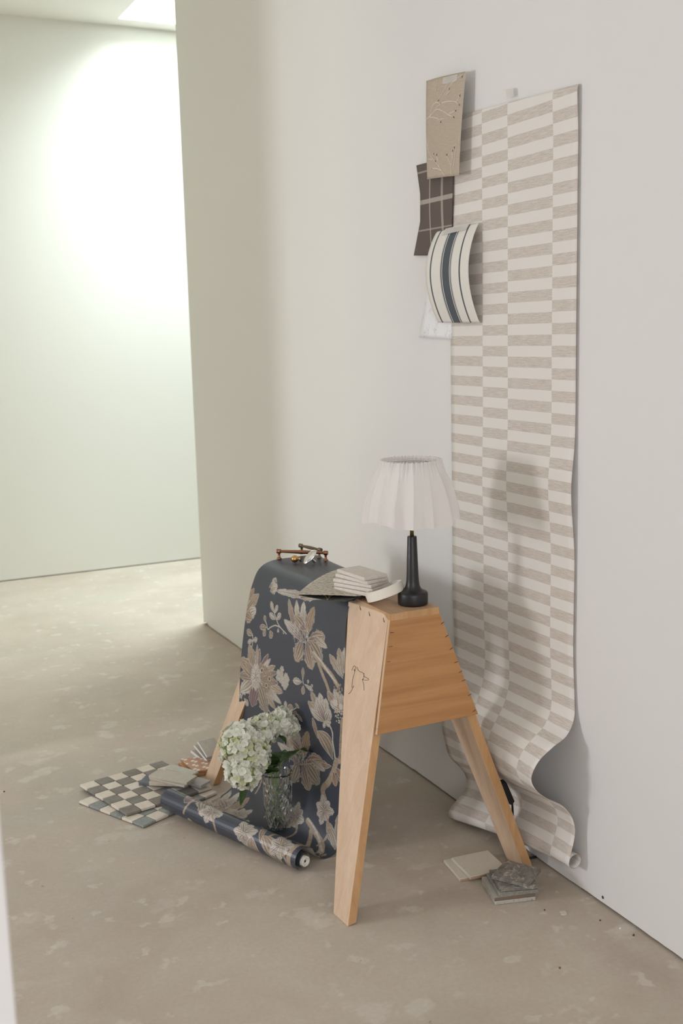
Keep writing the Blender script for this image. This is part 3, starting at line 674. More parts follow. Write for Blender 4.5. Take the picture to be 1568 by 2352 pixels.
P5 = [[(420, 1020), (520, 940), (540, 800), (600, 730), (690, 660)], [(500, 970), (610, 860), (690, 760), (820, 690), (980, 680), (1060, 740)], [(1000, 690), (1050, 620), (1075, 550)], [(610, 860), (680, 830), (800, 870), (880, 930), (980, 975)],
      [(890, 925), (950, 880), (1020, 850)], [(500, 980), (600, 985), (690, 1010), (740, 1090)], [(720, 1020), (810, 1005)], [(690, 660), (770, 520), (830, 400), (860, 300)], [(830, 560), (900, 480), (910, 380), (1000, 270), (1100, 180)], [(655, 280), (625, 480)],
      [(640, 700), (740, 720)], [(800, 2090), (700, 1920), (600, 1800), (500, 1680), (440, 1500), (430, 1400)], [(440, 1560), (490, 1400)], [(710, 1940), (660, 1720), (590, 1660)], [(670, 1800), (650, 1680)], [(740, 1990), (640, 1950), (500, 1960)], [(560, 1780), (440, 1770)],
      [(640, 1850), (620, 1790)], [(910, 2080), (915, 1900), (860, 1740), (850, 1680)], [(920, 1900), (940, 1700), (975, 1540)], [(945, 1760), (925, 1600)], [(960, 1900), (1000, 1600), (1020, 1300)]]
bm = strokes(b1, fn1, [[sc5(*p) for p in P] for P in P5], M_sprig, .00085)
for (x, y, a) in ((690, 670, .6), (740, 720, 0), (1060, 740, -1), (1070, 580, 1.4), (970, 975, -.6), (1000, 860, .5), (745, 1070, -1.2), (895, 450, 1.4), (600, 1680, 2), (655, 1700, 1.4), (540, 1960, 0), (630, 1820, 2), (850, 1700, 1.7), (950, 1620, 1.4), (975, 1560, 1.5), (1100, 220, .8)):
    u, v = sc5(x, y)
    for k in (-.28, 0, .28):
        b = fn1(u, v); L = .010
        d = Vector((0, -math.cos(a+k), math.sin(a+k))); n = Vector((0, d.z, -d.y)); q = b-d*L*.35; X_ = Vector((-.0012, 0, 0))
        vs = [bm.verts.new(q+X_), bm.verts.new(q+d*L*.5+n*.0016+X_), bm.verts.new(q+d*L+X_), bm.verts.new(q+d*L*.5-n*.0016+X_)]; bm.faces.new(vs)
obj('sprig_print', bm, M_sprig, b1)
def flat(name, pts, mt, parent, dx=0, th=.0003):
    bm = bmesh.new(); a = [bm.verts.new(Vector(p)+Vector((dx, 0, 0))) for p in pts]; f = bm.faces.new(a)
    r_ = bmesh.ops.extrude_face_region(bm, geom=[f]); bmesh.ops.translate(bm, vec=(-th, 0, 0), verts=[v for v in r_['geom'] if isinstance(v, bmesh.types.BMVert)])
    bmesh.ops.recalc_face_normals(bm, faces=bm.faces); return obj(name, bm, mt, parent)
flat('tape', [fn1(.50, .015), fn1(.84, .01), fn1(.84, .075), fn1(.50, .08)], M_tape, b1, -.0010)

def m_plaid():
    m = mat('brown_plaid_fabric', (.1, .08, .07), .85); g = N(m)
    tc = g.n('ShaderNodeTexCoord'); sp = g.n('ShaderNodeSeparateXYZ'); g.lk(tc.outputs['UV'], sp.inputs[0]); u, v = sp.outputs[0], sp.outputs[1]
    def band(x, c, w): return g.math('LESS_THAN', g.math('ABSOLUTE', g.math('SUBTRACT', x, c)), w)
    tw = g.n('ShaderNodeTexWave'); tw.inputs['Scale'].default_value = 32; tw.inputs['Distortion'].default_value = .4; g.lk(g.co('UV', rot=(0, 0, .78)), tw.inputs['Vector'])
    fine = g.noise(g.co('UV', scale=(260, 400, 1)), 1, 2)
    b = g.mix(g.gray(fine, .3, .7), (.105, .08, .07), (.15, .12, .105))
    for (x, c, w_, q) in ((u, .43, .012, .7), (u, .735, .026, .55), (v, .090, .010, .55), (v, .425, .025, .7), (v, .735, .009, .5)):
        f = g.math('MULTIPLY', band(x, c, w_), g.math('ADD', g.math('MULTIPLY', tw.outputs[0], .45), q-.15)); b = g.mix(f, b, (.47, .42, .37))
    g.base(b); g.bump(fine, .2, .0005); return m
M_plaid = m_plaid()
b2 = thing('plaid_sample', 'dark brown plaid sample taped to the wall below the beige sprig sample', 'fabric sample', onX(955, 480, WX))
def fn2(u, v):
    # left edge is pulled in at the middle where a strip of white tape holds it
    xl = 956+9*min(1, v/.32)*(1 if v < .32 else 1)-(0 if v < .62 else (v-.62)/.38*15); xr = 1041-4*v
    yl = 380+207*v; yr = 358+(176*v*1.02 if v < .8 else 143.6+(v-.8)*427)
    if v > .80: pass
    x = xl+(xr-xl)*u; y = yl+(yr-yl)*u + (0 if v < .8 else 0)
    bow = .010*abs(v-.45)*2
    return onX(x, y, XW-.0075-.004*math.sin(math.pi*min(1, v*1.0))-bow*(1-u)*.0)
def fn2b(u, v):
    yb = 1.0
    return fn2(u, v)
G = np.array([[tuple(fn2(j/11, i/39)) for j in range(12)] for i in range(40)])
ya, yb_ = onX(950, 480, XW-.01).y, onX(1041, 480, XW-.01).y; za, zb = onX(956, 380, XW-.01).z, onX(950, 587, XW-.01).z
sheet('sample_sheet', G, np.stack([(ya-G[..., 1])/(ya-yb_), (za-G[..., 2])/(za-zb)], -1), [M_plaid], b2, .0008)
flat('tape', [onX(x, y, XW-.009) for x, y in ((961.5, 440), (965.3, 440), (966.3, 510), (962.3, 510))], M_wtape, b2, -.004)

def m_toile():
    m = mat('white_toile_print', (.8, .8, .82), .7); g = N(m)
    c = g.co('UV', scale=(1, 1.3, 1)); pat = g.noise(c, 4.5, 2, .5); det = g.noise(c, 34, 5, .75, 1.0)
    f = g.math('MULTIPLY', g.gray(pat, .52, .60), g.gray(det, .50, .58)); g.base(g.mix(g.math('MULTIPLY', f, .75), (.86, .86, .88), (.42, .45, .49))); return m
M_toile = m_toile()
b3 = thing('toile_sample', 'white sample with a faint blue-grey floral print behind the blue striped sample', 'wallpaper sample', onX(985, 700, WX))
f3 = [(985, 582), (983, 640), (976, 700), (962, 775)]
def fn3(u, v):
    k = min(2, int(v*3)); t = v*3-k; xl = f3[k][0]*(1-t)+f3[k+1][0]*t; yl = f3[k][1]*(1-t)+f3[k+1][1]*t
    return onX(xl+(1037-xl)*u, yl+(4*v-6*(1-v))*u, XW-.0055)
grid_sheet('sample_sheet', fn3, 25, 8, [M_toile], b3, .0005)

def m_ticking():
    m = mat('ticking_stripe', (.8, .77, .72), .8); g = N(m)
    tc = g.n('ShaderNodeTexCoord'); sp = g.n('ShaderNodeSeparateXYZ'); g.lk(tc.outputs['UV'], sp.inputs[0]); u = sp.outputs[0]
    fine = g.noise(g.co('UV', scale=(220, 260, 1)), 1, 2)
    b = g.mix(g.gray(fine, .3, .7), (.80, .77, .715), (.74, .71, .655)); blue = (.085, .10, .115)
    for c, w_, k in ((.115, .016, blue), (.355, .012, (.55, .55, .52)), (.375, .012, blue), (.482, .082, blue), (.59, .012, blue), (.607, .010, (.55, .55, .52)), (.80, .016, blue)):
        q = g.math('LESS_THAN', g.math('ABSOLUTE', g.math('SUBTRACT', u, c)), w_); b = g.mix(q, b, k)
    g.base(b); g.bump(fine, .2, .0004); return m
M_tick = m_ticking()
b4 = thing('striped_sample', 'cream fabric sample with blue-grey ticking stripes bowing out from the wall', 'fabric sample', onX(1050, 630, WX))
def fn4(u, v):
    b = .036*math.sin(math.pi*v**.92)**.85 if 0 < v < 1 else 0
    z = 1.608-.240*v; y = 2.588-.204*u
    p = Vector((WX-.010-b*(1-.12*u), y+.003*math.sin(math.pi*v), z+.004*(1-2*v)*u)); return p
grid_sheet('sample_sheet', fn4, 60, 20, [M_tick], b4, .0012)
flat('tape', [fn4(.24, -.01), fn4(.80, -.01), fn4(.80, .052), fn4(.22, .060)], M_tape, b4, -.0045)
flat('tape', [onX(x, y, WX-.003) for x, y in ((1164, 206), (1181, 203), (1183, 222), (1166, 226))], M_tape, sw, -.003)

# ------------------------------------------------------------------ lamp
M_black = mat('black_lacquer', (.012, .012, .013), .38)
M_brass = mat('brushed_brass', (.80, .62, .36), .38, 1)
M_wire = mat('white_frame', (.75, .75, .76), .4)
def m_linen():
    m = mat('white_linen', (.86, .83, .81), .9); g = N(m); f = g.noise(g.co(scale=(500, 500, 500)), 1, 2)
    g.bump(f, .25, .0005); g.b.inputs['Sheen Weight'].default_value = .1
    tr_ = g.n('ShaderNodeBsdfTranslucent'); tr_.inputs[0].default_value = (.86, .82, .78, 1)
    mx = g.n('ShaderNodeMixShader'); mx.inputs[0].default_value = .22; out = g.t.nodes['Material Output']
    g.lk(g.b.outputs[0], mx.inputs[1]); g.lk(tr_.outputs[0], mx.inputs[2]); g.lk(mx.outputs[0], out.inputs[0]); return m
M_linen = m_linen()
LB = onZ(948, 1387, TZ+.004); lx, ly = LB.x, LB.y; lz = TZ+.0045
lamp = thing('table_lamp', 'black table lamp with a gathered white fabric shade standing on the sawhorse end', 'lamp', (lx, ly, lz))
bm = bmesh.new(); lathe(bm, [(0, 0), (.0340, 0), (.0365, .0015), (.0372, .004), (.0372, .0265), (.0364, .0295), (.034, .0315), (.029, .0335), (.0235, .0365), (.0195, .0415), (.0172, .048), (.0158, .057), (.0150, .068), (.0115, .168), (.0108, .1695), (0, .1695)], (lx, ly, lz), 64)
o = obj('lamp_base', bm, M_black, lamp, True); autosmooth(o, 50)
bm = bmesh.new(); lathe(bm, [(0, .169), (.0052, .169), (.0052, .262), (.009, .263), (.009, .30), (0, .30)], (lx, ly, lz), 24); obj('brass_stem', bm, M_brass, lamp, True)
SB, ST = .208, .350    # shade bottom / top above base
bm = bmesh.new()
nseg = 420; lay = 46; rings = []
rs = random.Random(11); ph = [rs.uniform(0, 6.28) for _ in range(12)]
def pleat(x, p=.75): return 1-2*abs(math.sin(x))**p
def fold(a, t):
    w1 = .5+.5*math.sin(2*a+ph[7]); w2 = 1-w1
    k = w1*pleat(5*a+ph[0]+.35*math.sin(3*a+ph[3])+.35*t)*1.0+w2*pleat(8*a+ph[1]+.4*math.sin(2*a)-.3*t)*.85+.30*math.sin(3*a+ph[2])
    fine = math.sin(44*a+ph[4]+1.2*math.sin(5*a))*.6+math.sin(63*a+ph[5])*.45
    top = math.exp(-((1-t)/.16)**2)
    sm = 1 if 0 else min(1, (1-t)*4+.15)
    return k*(.0010+.0085*(1-t)**.75)*sm+fine*.0024*top
for j in range(lay+1):
    t = j/lay; ring = []
    for i in range(nseg):
        a = 2*math.pi*i/nseg
        r = .1125+(.0745-.1125)*t**1.15+.006*math.sin(math.pi*t)+fold(a, t)
        z = SB+(ST-SB)*t-(.0045*(math.sin(3*a+1)+.6*math.sin(5*a+ph[6]))*(1-t)**3)
        ring.append(bm.verts.new((lx+r*math.cos(a), ly+r*math.sin(a), lz+z)))
    rings.append(ring)
for (dz, dr) in ((.004, .0005), (.0075, -.002), (.008, -.0045), (.005, -.0065), (.000, -.007), (-.007, -.0065)):
    ring = []
    for i in range(nseg):
        a = 2*math.pi*i/nseg; f = math.sin(44*a+ph[4]+1.2*math.sin(5*a))*.9+math.sin(63*a+ph[5])*.7
        r = .0745+dr+f*.0012; ring.append(bm.verts.new((lx+r*math.cos(a), ly+r*math.sin(a), lz+ST+dz+f*.0012)))
    rings.append(ring)
for A, B in zip(rings, rings[1:]):
    for i in range(nseg): bm.faces.new((A[i], A[(i+1) % nseg], B[(i+1) % nseg], B[i]))
shade = obj('lamp_shade', bm, M_linen, lamp, True)
bm = bmesh.new()
cyc = lambda r, z, n=48: [(lx+r*math.cos(2*math.pi*k/n), ly+r*math.sin(2*math.pi*k/n), lz+z) for k in range(n+1)]
tube(bm, cyc(.0665, ST-.002), .0014, 8); tube(bm, cyc(.097, SB+.024), .0012, 8)
for k in range(3):
    a = k*2.094+.5; P = [(lx+.011*math.cos(a), ly+.011*math.sin(a), lz+.285), (lx+.035*math.cos(a), ly+.035*math.sin(a), lz+.31), (lx+.066*math.cos(a), ly+.066*math.sin(a), lz+ST-.002)]
    tube(bm, [tuple(q) for q in catmull(P, 6)], .0013, 8)
    tube(bm, [(lx+.066*math.cos(a), ly+.066*math.sin(a), lz+ST-.002), (lx+.097*math.cos(a), ly+.097*math.sin(a), lz+SB+.024)], .0011, 6)
tube(bm, cyc(.012, .285, 20), .0018, 6)
obj('shade_frame', bm, M_wire, shade, True)

# ------------------------------------------------------------------ hardware on the paper
PZ = .6915
M_copper = mat('antique_copper', (.30, .155, .09), .32, 1)
M_gold = mat('aged_gold', (.60, .37, .15), .25, 1)
M_nickel = mat('polished_nickel', (.80, .79, .76), .08, 1)
M_bronze = mat('dark_bronze', (.20, .15, .11), .3, 1)
def pull(name, label, A, B, m, zf=PZ, h=.0235, rb=.0062, over=.007):
    A, B = Vector(A), Vector(B); c = (A+B)/2; t = thing(name, label, 'drawer pull', (c.x, c.y, zf)); ax = (B-A).normalized(); L = (B-A).length; up = Vector((0, 0, 1))
    bm = bmesh.new(); s = Vector((A.x, A.y, zf+h))-ax*over; LL = L+2*over
    prof = [(0, 0), (rb*.95, .0005), (rb*1.1, .002), (rb*1.1, .0045), (rb*.9, .006), (rb*1.08, .0075), (rb*1.08, .012), (rb*.72, .0135), (rb*.68, .02), (rb*.95, LL/2)]
    prof = prof+[(r, LL-x) for r, x in prof[:-1][::-1]]
    lathe(bm, prof, s, 28, ax); autosmooth(obj('handle_bar', bm, m, t, True), 50)
    for P in (A, B):
        bm = bmesh.new(); lathe(bm, [(0, 0), (.0070, 0), (.0073, .0015), (.0070, .0035), (.0046, .005), (.0034, .010), (.0036, .016), (.0046, .0190), (0, h-.001)], (P.x, P.y, zf), 24)
        autosmooth(obj('foot', bm, m, t, True), 50)
    return t
pull('drawer_pull', 'long reddish copper drawer pull standing in front on the dark wallpaper', onZ(641, 1284, PZ), onZ(748, 1288, PZ), M_copper)
pull('drawer_pull', 'ribbed dark bronze drawer pull partly hidden behind the copper one', onZ(693, 1272, PZ), onZ(729, 1281, PZ)+Vector((.004, -.004, 0)), M_bronze, h=.0245, rb=.0058, over=.011)
# round knob lying on its side
kc = onZ(677, 1292, PZ); kd = (onZ(700, 1292, PZ)-kc); kd.z = 0; kd.normalize(); kr = .0108
kn = thing('round_knob', 'small round gold cabinet knob lying on its side under the copper pull', 'cabinet knob', (kc.x, kc.y, PZ))
bm = bmesh.new(); prof = [(kr*math.sin(a), -kr*math.cos(a)) for a in [math.pi*i/18 for i in range(15)]]; prof[0] = (0, -kr)
prof += [(.0040, .0105), (.0042, .0125), (.0075, .0140), (.0080, .0150), (.0080, .0162), (0, .0164)]
lathe(bm, prof, (kc.x, kc.y, PZ+kr), 40, kd); obj('knob_head', bm, M_gold, kn, True)
bm = bmesh.new(); lathe(bm, [(0, .0163), (.0088, .0163), (.0092, .0170), (.0092, .0182), (.0085, .019), (0, .019)], (kc.x, kc.y, PZ+kr), 36, kd); autosmooth(obj('back_plate', bm, M_bronze, kn, True), 40)
# oval knob
oc = onZ(704, 1297, PZ); ok = thing('oval_knob', 'polished silver oval cabinet knob tilted over beside the round gold knob', 'cabinet knob', (oc.x, oc.y, PZ))
ob = onZ(699, 1297, PZ); dpt = ob.dot(CF)-O0.dot(CF); r_ = ray(711.5, 1279.5); oc = O0+r_*dpt
major = (CR*.66+CU*.75).normalized(); nrm = (-CF*.62-CR*.62+CU*.40); nrm = (nrm-major*nrm.dot(major)).normalized(); mi_ = major.cross(nrm)
bm = bmesh.new()
bmesh.ops.create_uvsphere(bm, u_segments=40, v_segments=24, radius=1)
for v in bm.verts:
    p = v.co.copy(); v.co = oc+major*p.x*.0265+mi_*p.y*.0150+nrm*p.z*(.0062 if p.z > 0 else .0038)
obj('knob_head', bm, M_nickel, ok, True)
bm = bmesh.new(); lathe(bm, [(.0032, 0), (.0030, .006), (.0044, .018), (.0048, .0235), (.0038, .0245), (0, .0245)], oc-nrm*.001, 28, (-nrm+Vector((0, 0, -.12))).normalized()); autosmooth(obj('stem', bm, M_nickel, ok, True), 40)

# ------------------------------------------------------------------ paper samples, tiles and tape on top
def m_vein(name, c1, c2, sc=14):
    m = mat(name, c1, .7); g = N(m); c = g.co(); wv = g.n('ShaderNodeTexWave', bands_direction='DIAGONAL'); wv.inputs['Scale'].default_value = sc*3; wv.inputs['Distortion'].default_value = 14; wv.inputs['Detail'].default_value = 3; wv.inputs['Detail Scale'].default_value = 1.2
    g.lk(c, wv.inputs['Vector']); g.base(g.mix(g.gray(wv.outputs[0], .62, .86), c1, c2)); return m
M_crackle = m_vein('cream_leaf_print', (.60, .55, .46), (.36, .32, .26), 9)
M_darkgreen = m_vein('dark_green_print', (.045, .050, .040), (.07, .07, .055), 4)
M_goldline = mat('gold_ink', (.55, .33, .16), .4, .3)
def fan(name, lab, cat, front, back, z, mats, dz=lambda u, v: 0, nu=40, nv=14, th=.0006):
    F = catmull([onZ(x, y, z+q) for x, y, q in front], 20); B = catmull([onZ(x, y, z+q) for x, y, q in back], 20)
    F = resample(F, nu)[0]; B = resample(B, nu)[0]; t = np.linspace(0, 1, nv)[:, None, None]
    G = F[None]*(1-t)+B[None]*t
    for i in range(nv):
        for j in range(nu): G[i, j, 2] += dz(j/(nu-1), i/(nv-1))
    c = G.reshape(-1, 3).mean(0); th_ = thing(name, lab, cat, (c[0], c[1], G[..., 2].min()))
    uv = np.stack(np.meshgrid(np.linspace(0, .2, nu), np.linspace(0, .2, nv)), -1)
    sheet('sample_sheet', G, uv, mats, th_, th); return th_
dk = fan('dark_green_sample', 'dark green sample with thin gold branches peeking out under the cream leaf sample', 'wallpaper sample',
    [(686, 1367, .010), (705, 1371, .008), (745, 1378, .005), (786, 1382, .003), (812, 1376, .003), (838, 1369, .002)], [(690, 1362, .010), (735, 1345, .003), (775, 1335, .002), (815, 1338, .002), (830, 1345, .002)], PZ-.001, [M_darkgreen])
lt = fan('leaf_print_sample', 'cream leaf-print paper sample lying under the stack of five pale tiles', 'wallpaper sample',
    [(681, 1365, .016), (725, 1366, .013), (775, 1367, .010), (825, 1368, .006), (841, 1357, .004)], [(683, 1363.5, .016), (712, 1338, .014), (745, 1316, .012), (775, 1303, .010), (806, 1297, .006)], PZ+.0015, [M_crackle], lambda u, v: -.006*u*v-.004*max(0, (u-.5)))
gl = []
for P in ([(752, 1378), (756, 1370), (757, 1361)], [(755, 1373), (764, 1366), (775, 1362)], [(752, 1378), (748, 1370), (738, 1364)], [(756, 1371), (750, 1362)], [(757, 1368), (765, 1361)]):
    gl.append([onZ(x, y, PZ+.005) for x, y in P])
bm = bmesh.new()
for P in gl: tube(bm, [tuple(q) for q in catmull(P, 5)], .0006, 6)
obj('gold_branches', bm, M_goldline, dk)

def m_speckle(name, c1, c2, sc=60, rough=.75):
    m = mat(name, c1, rough); g = N(m); a = g.noise(g.co(), sc, 4, .65); b = g.noise(g.co(), sc*6, 2)
    c = g.mix(g.gray(a, .35, .7), c1, c2); c = g.mix(g.math('MULTIPLY', g.gray(b, .62, .7), .35), c, tuple(k*.55 for k in c1)); g.base(c); g.bump(b, .12, .0004); return m
M_travert = m_speckle('pale_limestone', (.68, .61, .55), (.75, .69, .64))
def rect_px(L, B, z, w, flip=False):
    """corner, unit axes and length of a rectangular tile whose left and near corners show at two spots"""
    a, b = onZ(*L, z), onZ(*B, z); ex = (b-a); ex.z = 0; ln = ex.length; ex.normalize(); ey = Vector((-ex.y, ex.x, 0))
    return a, ex, ey, ln
stack = [((764, 1351), (833, 1363)), ((765, 1343), (829, 1355)), ((764, 1334), (858, 1348)), ((768, 1324), (855, 1343)), ((772.5, 1316), (846, 1337))]
labs = ['bottom', 'second from the bottom', 'middle', 'fourth', 'topmost']
LABS = ['pale stone tile lying flat at the bottom of the stack on the sawhorse', 'pale stone tile second from the bottom of the stack on the sawhorse', 'pale stone tile in the middle of the stack on the sawhorse',
        'pale stone tile second from the top of the stack on the sawhorse', 'pale stone tile on top of the stack on the sawhorse, whole face showing']
z = PZ+.006
STL = [(765.5, 1347.5), (765.5, 1338), (763.5, 1328.5), (769, 1317), (772.5, 1306.7)]; STB = [(863, 1366), (866, 1355.5), (862, 1345.5), (855, 1338.5), (847, 1330.5)]
off = [(-.000, 0), (0, 0), (0, 0), (0, 0), (0, 0)]
angs = [-78, -77, -77, -78, -76]
cent = onZ(834, 1311, .742)
for i in range(5):
    zt = z+.0096; o_, ex, ey, ln = rect_px(STL[i], STB[i], zt, .07)
    L_, W_ = .128, .072; c = o_+ex*L_/2+ey*W_/2
    bm = slab(o_, ex, ey, L_, W_, z, zt, .0026)
    q = obj('stone_tile', bm, M_travert, None, True, loc=(c.x, c.y, z)); autosmooth(q, 18); tag(q, LABS[i], 'tile', 'pale tiles stacked on the sawhorse'); z = zt+.0003
# masking tape roll leaning against the lamp foot
M_mask = mat('masking_tape', (.80, .76, .67), .6); M_card = mat('cardboard_core', (.66, .62, .60), .8)
tc_ = Vector((1.234, 2.323, 0)); aY = math.radians(19); axT = (Vector((0, 0, 1))*math.cos(aY)-CR*math.sin(aY)+Vector((CF.x, CF.y, 0))*.13).normalized()
Rt, Ht = .049, .024; tz = TZ+.004+Rt*math.sqrt(1-axT.z**2)+.0008
tp = thing('masking_tape_roll', 'roll of cream masking tape tilted against the foot of the lamp', 'tape', (tc_.x, tc_.y, TZ+.004))
bm = bmesh.new(); c0 = Vector((tc_.x, tc_.y, tz)); lathe(bm, [(Rt-.010, 0), (Rt-.0008, 0), (Rt, .0008), (Rt, Ht-.0008), (Rt-.0008, Ht), (Rt-.010, Ht)], c0, 96, axT); autosmooth(obj('tape_band', bm, M_mask, tp, True), 40)
bm = bmesh.new(); lathe(bm, [(Rt-.0100, .0003), (Rt-.0100, Ht-.0003), (Rt-.0125, Ht-.0003), (Rt-.0125, .0003), (Rt-.0100, .0003)], c0, 96, axT); autosmooth(obj('cardboard_core', bm, M_card, tp, True), 40)

# ------------------------------------------------------------------ mosaic sheets and loose tiles on the left
M_ml = m_speckle('mosaic_cream', (.66, .585, .49), (.74, .68, .59), 40)
M_md = m_speckle('mosaic_taupe', (.20, .18, .155), (.27, .25, .22), 40)
M_mg = m_speckle('mosaic_slate', (.23, .25, .235), (.32, .34, .32), 50)
M_net = mat('mesh_backing', (.10, .09, .08), .9)
def mosaic(label, o, ex, ey, pitch, z0, th, mats, n=6, seed=1, skip=()):
    rs = random.Random(seed); ex, ey = Vector((*ex, 0)).normalized(), Vector((*ey, 0)).normalized(); o = Vector((*o, 0))
    t = thing('mosaic_sheet', label, 'mosaic tiles', (o.x, o.y, z0), 'mosaic sheets')
    big = bmesh.new(); g = pitch*.045
    for i in range(n):
        for j in range(n):
            c = o+ex*(pitch*(i+.5))+ey*(pitch*(j+.5)); a = rs.uniform(-.02, .02); x = ex*math.cos(a)+ey*math.sin(a); y = ey*math.cos(a)-ex*math.sin(a)
            w_ = pitch-g*rs.uniform(.9, 1.4); dz = rs.uniform(-.0004, .0004)
            b = slab(c-x*w_/2-y*w_/2, x, y, w_, w_, z0+.0012, z0+th+dz, .0016); mi = (i+j) % 2
            me = bpy.data.meshes.new('t')
            for f in b.faces: f.material_index = mi
            b.to_mesh(me); b.free(); big.from_mesh(me); bpy.data.meshes.remove(me)
    q = obj('stone_tiles', big, mats, t, True); autosmooth(q, 18)
    bm = bmesh.new(); P = [o+ex*.002+ey*.002, o+ex*(n*pitch-.002)+ey*.002, o+ex*(n*pitch-.002)+ey*(n*pitch-.002), o+ex*.002+ey*(n*pitch-.002)]
    hexa(bm, [p+Vector((0, 0, z0+.0002)) for p in P]+[p+Vector((0, 0, z0+.0012)) for p in P]); bmesh.ops.recalc_face_normals(bm, faces=bm.faces)
    obj('mesh_backing', bm, M_net, t)
mosaic('lower checked stone mosaic sheet on the floor, grey-green and cream squares, partly covered', (.590, 3.062), (.912, .410), (.4416, -.897), .0472, .0003, .0090, [M_ml, M_mg], seed=2)
mosaic('upper checked mosaic sheet, brown and cream squares, lying across the other sheet', (.615, 3.156), (.978, .208), (.26, -.966), .0470, .0102, .0094, [M_ml, M_md], seed=5)
M_greige = m_speckle('greige_porcelain', (.47, .43, .365), (.52, .48, .41), 30, .6)
M_slate = m_speckle('blue_slate', (.10, .115, .13), (.15, .165, .18), 50, .6)
M_beige = m_speckle('beige_stone', (.52, .45, .36), (.60, .53, .44), 50)
M_white = mat('white_glaze', (.80, .79, .80), .5)
def loose(label, L, B, z0, z1, w_, m, ext=0, group='loose tiles on the mosaic sheets', sgn=1, bw=.001):
    a, ex, ey, ln = rect_px(L, B, z1, w_)
    c = a+ex*ln/2+ey*w_/2
    bm = slab(a, ex, ey, ln+ext, w_, z0, z1, bw); q = obj('sample_tile', bm, m, None, True, loc=(c.x, c.y, z0)); autosmooth(q, 18); tag(q, label, 'tile', group)
z2 = lambda x, y: (320+x/7.467, 1690+y/7.467)
loose('dark blue slate tile at the bottom of the loose pile on the mosaic sheet', z2(-15, 800), z2(735, 855), .0201, .0300, .058, M_slate)
loose('grey tile with a white end sticking out right from the loose pile', z2(700, 765), z2(1050, 855), .0302, .0390, .046, m_speckle('light_grey_stone', (.42, .40, .38), (.5, .48, .46), 40))
loose('beige tile sticking out left from the loose pile above the slate tile', z2(162, 790), z2(640, 806), .0304, .0425, .052, M_beige, .004)
loose('thin pale tile just beneath the topmost tile of the loose pile', z2(168, 718), z2(768, 858), .0427, .0490, .050, M_greige)
loose('smooth greige tile on top of the loose pile by the sawhorse leg', z2(155, 680), z2(812, 803), .0492, .0570, .056, M_greige)
loose('thin pale grey tile lying flat behind the loose pile', z2(440, 548), z2(760, 640), .0201, .0262, .034, m_speckle('pale_grey', (.50, .49, .42), (.56, .55, .48), 40), .03)
# dotted terracotta tiles
def m_dots():
    m = mat('terracotta_dots', (.5, .25, .15), .6); g = N(m); c = g.co('UV', scale=(1, 1, 1))
    tc = g.n('ShaderNodeTexCoord'); sp = g.n('ShaderNodeSeparateXYZ'); g.lk(tc.outputs['UV'], sp.inputs[0]); u, v = sp.outputs[0], sp.outputs[1]
    def cell(a, o=0): return g.math('SUBTRACT', g.math('FRACT', g.math('ADD', a, o)), .5)
    tot = None
    for (ou, ov) in ((0, 0), (.30, .36)):
        x, y = cell(u, ou), cell(v, ov); r = g.math('SQRT', g.math('ADD', g.math('MULTIPLY', x, x), g.math('MULTIPLY', y, y)))
        an = g.math('ARCTAN2', y, x); rad = g.math('ADD', .19, g.math('MULTIPLY', g.math('COSINE', g.math('MULTIPLY', an, 6)), .04))
        q = g.math('LESS_THAN', r, rad); tot = q if tot is None else g.math('MAXIMUM', tot, q)
    n_ = g.noise(g.co(), 25, 3); base = g.mix(n_, (.47, .255, .165), (.54, .31, .21)); g.base(g.mix(tot, base, (.80, .75, .66))); return m
M_dots = m_dots(); M_terra = m_speckle('terracotta_body', (.50, .27, .13), (.42, .22, .11), 40)
def dotted(label, o, ex, ey, sx, sy, z0, z1, top):
    ex, ey = Vector((*ex, 0)).normalized(), Vector((*ey, 0)).normalized(); o = Vector((*o, 0)); c = o+ex*sx/2+ey*sy/2
    bm = slab(o, ex, ey, sx, sy, z0, z1, .0008); uvl = bm.loops.layers.uv.new('UVMap')
    for f in bm.faces:
        f.material_index = 1 if f.normal.z > .7 else 0
        for l in f.loops:
            d = l.vert.co-Vector((o.x, o.y, 0)); l[uvl].uv = (d.dot(ex)/sx*3.6, d.dot(ey)/sy*3.6)
    q = obj('terracotta_tile', bm, [M_terra, top], None, False, loc=(c.x, c.y, z0)); tag(q, label, 'tile', 'terracotta tiles')
dotted('terracotta tile with white flower-shaped dots lying uppermost near the sawhorse leg', (.947, 3.202), (.976, -.215), (.05, -1), .108, .118, .0105, .0180, M_dots)
dotted('plain-edged terracotta tile beneath the white-dotted one', (.936, 3.190), (.99, -.12), (.10, -1), .108, .112, .0003, .0100, M_terra)
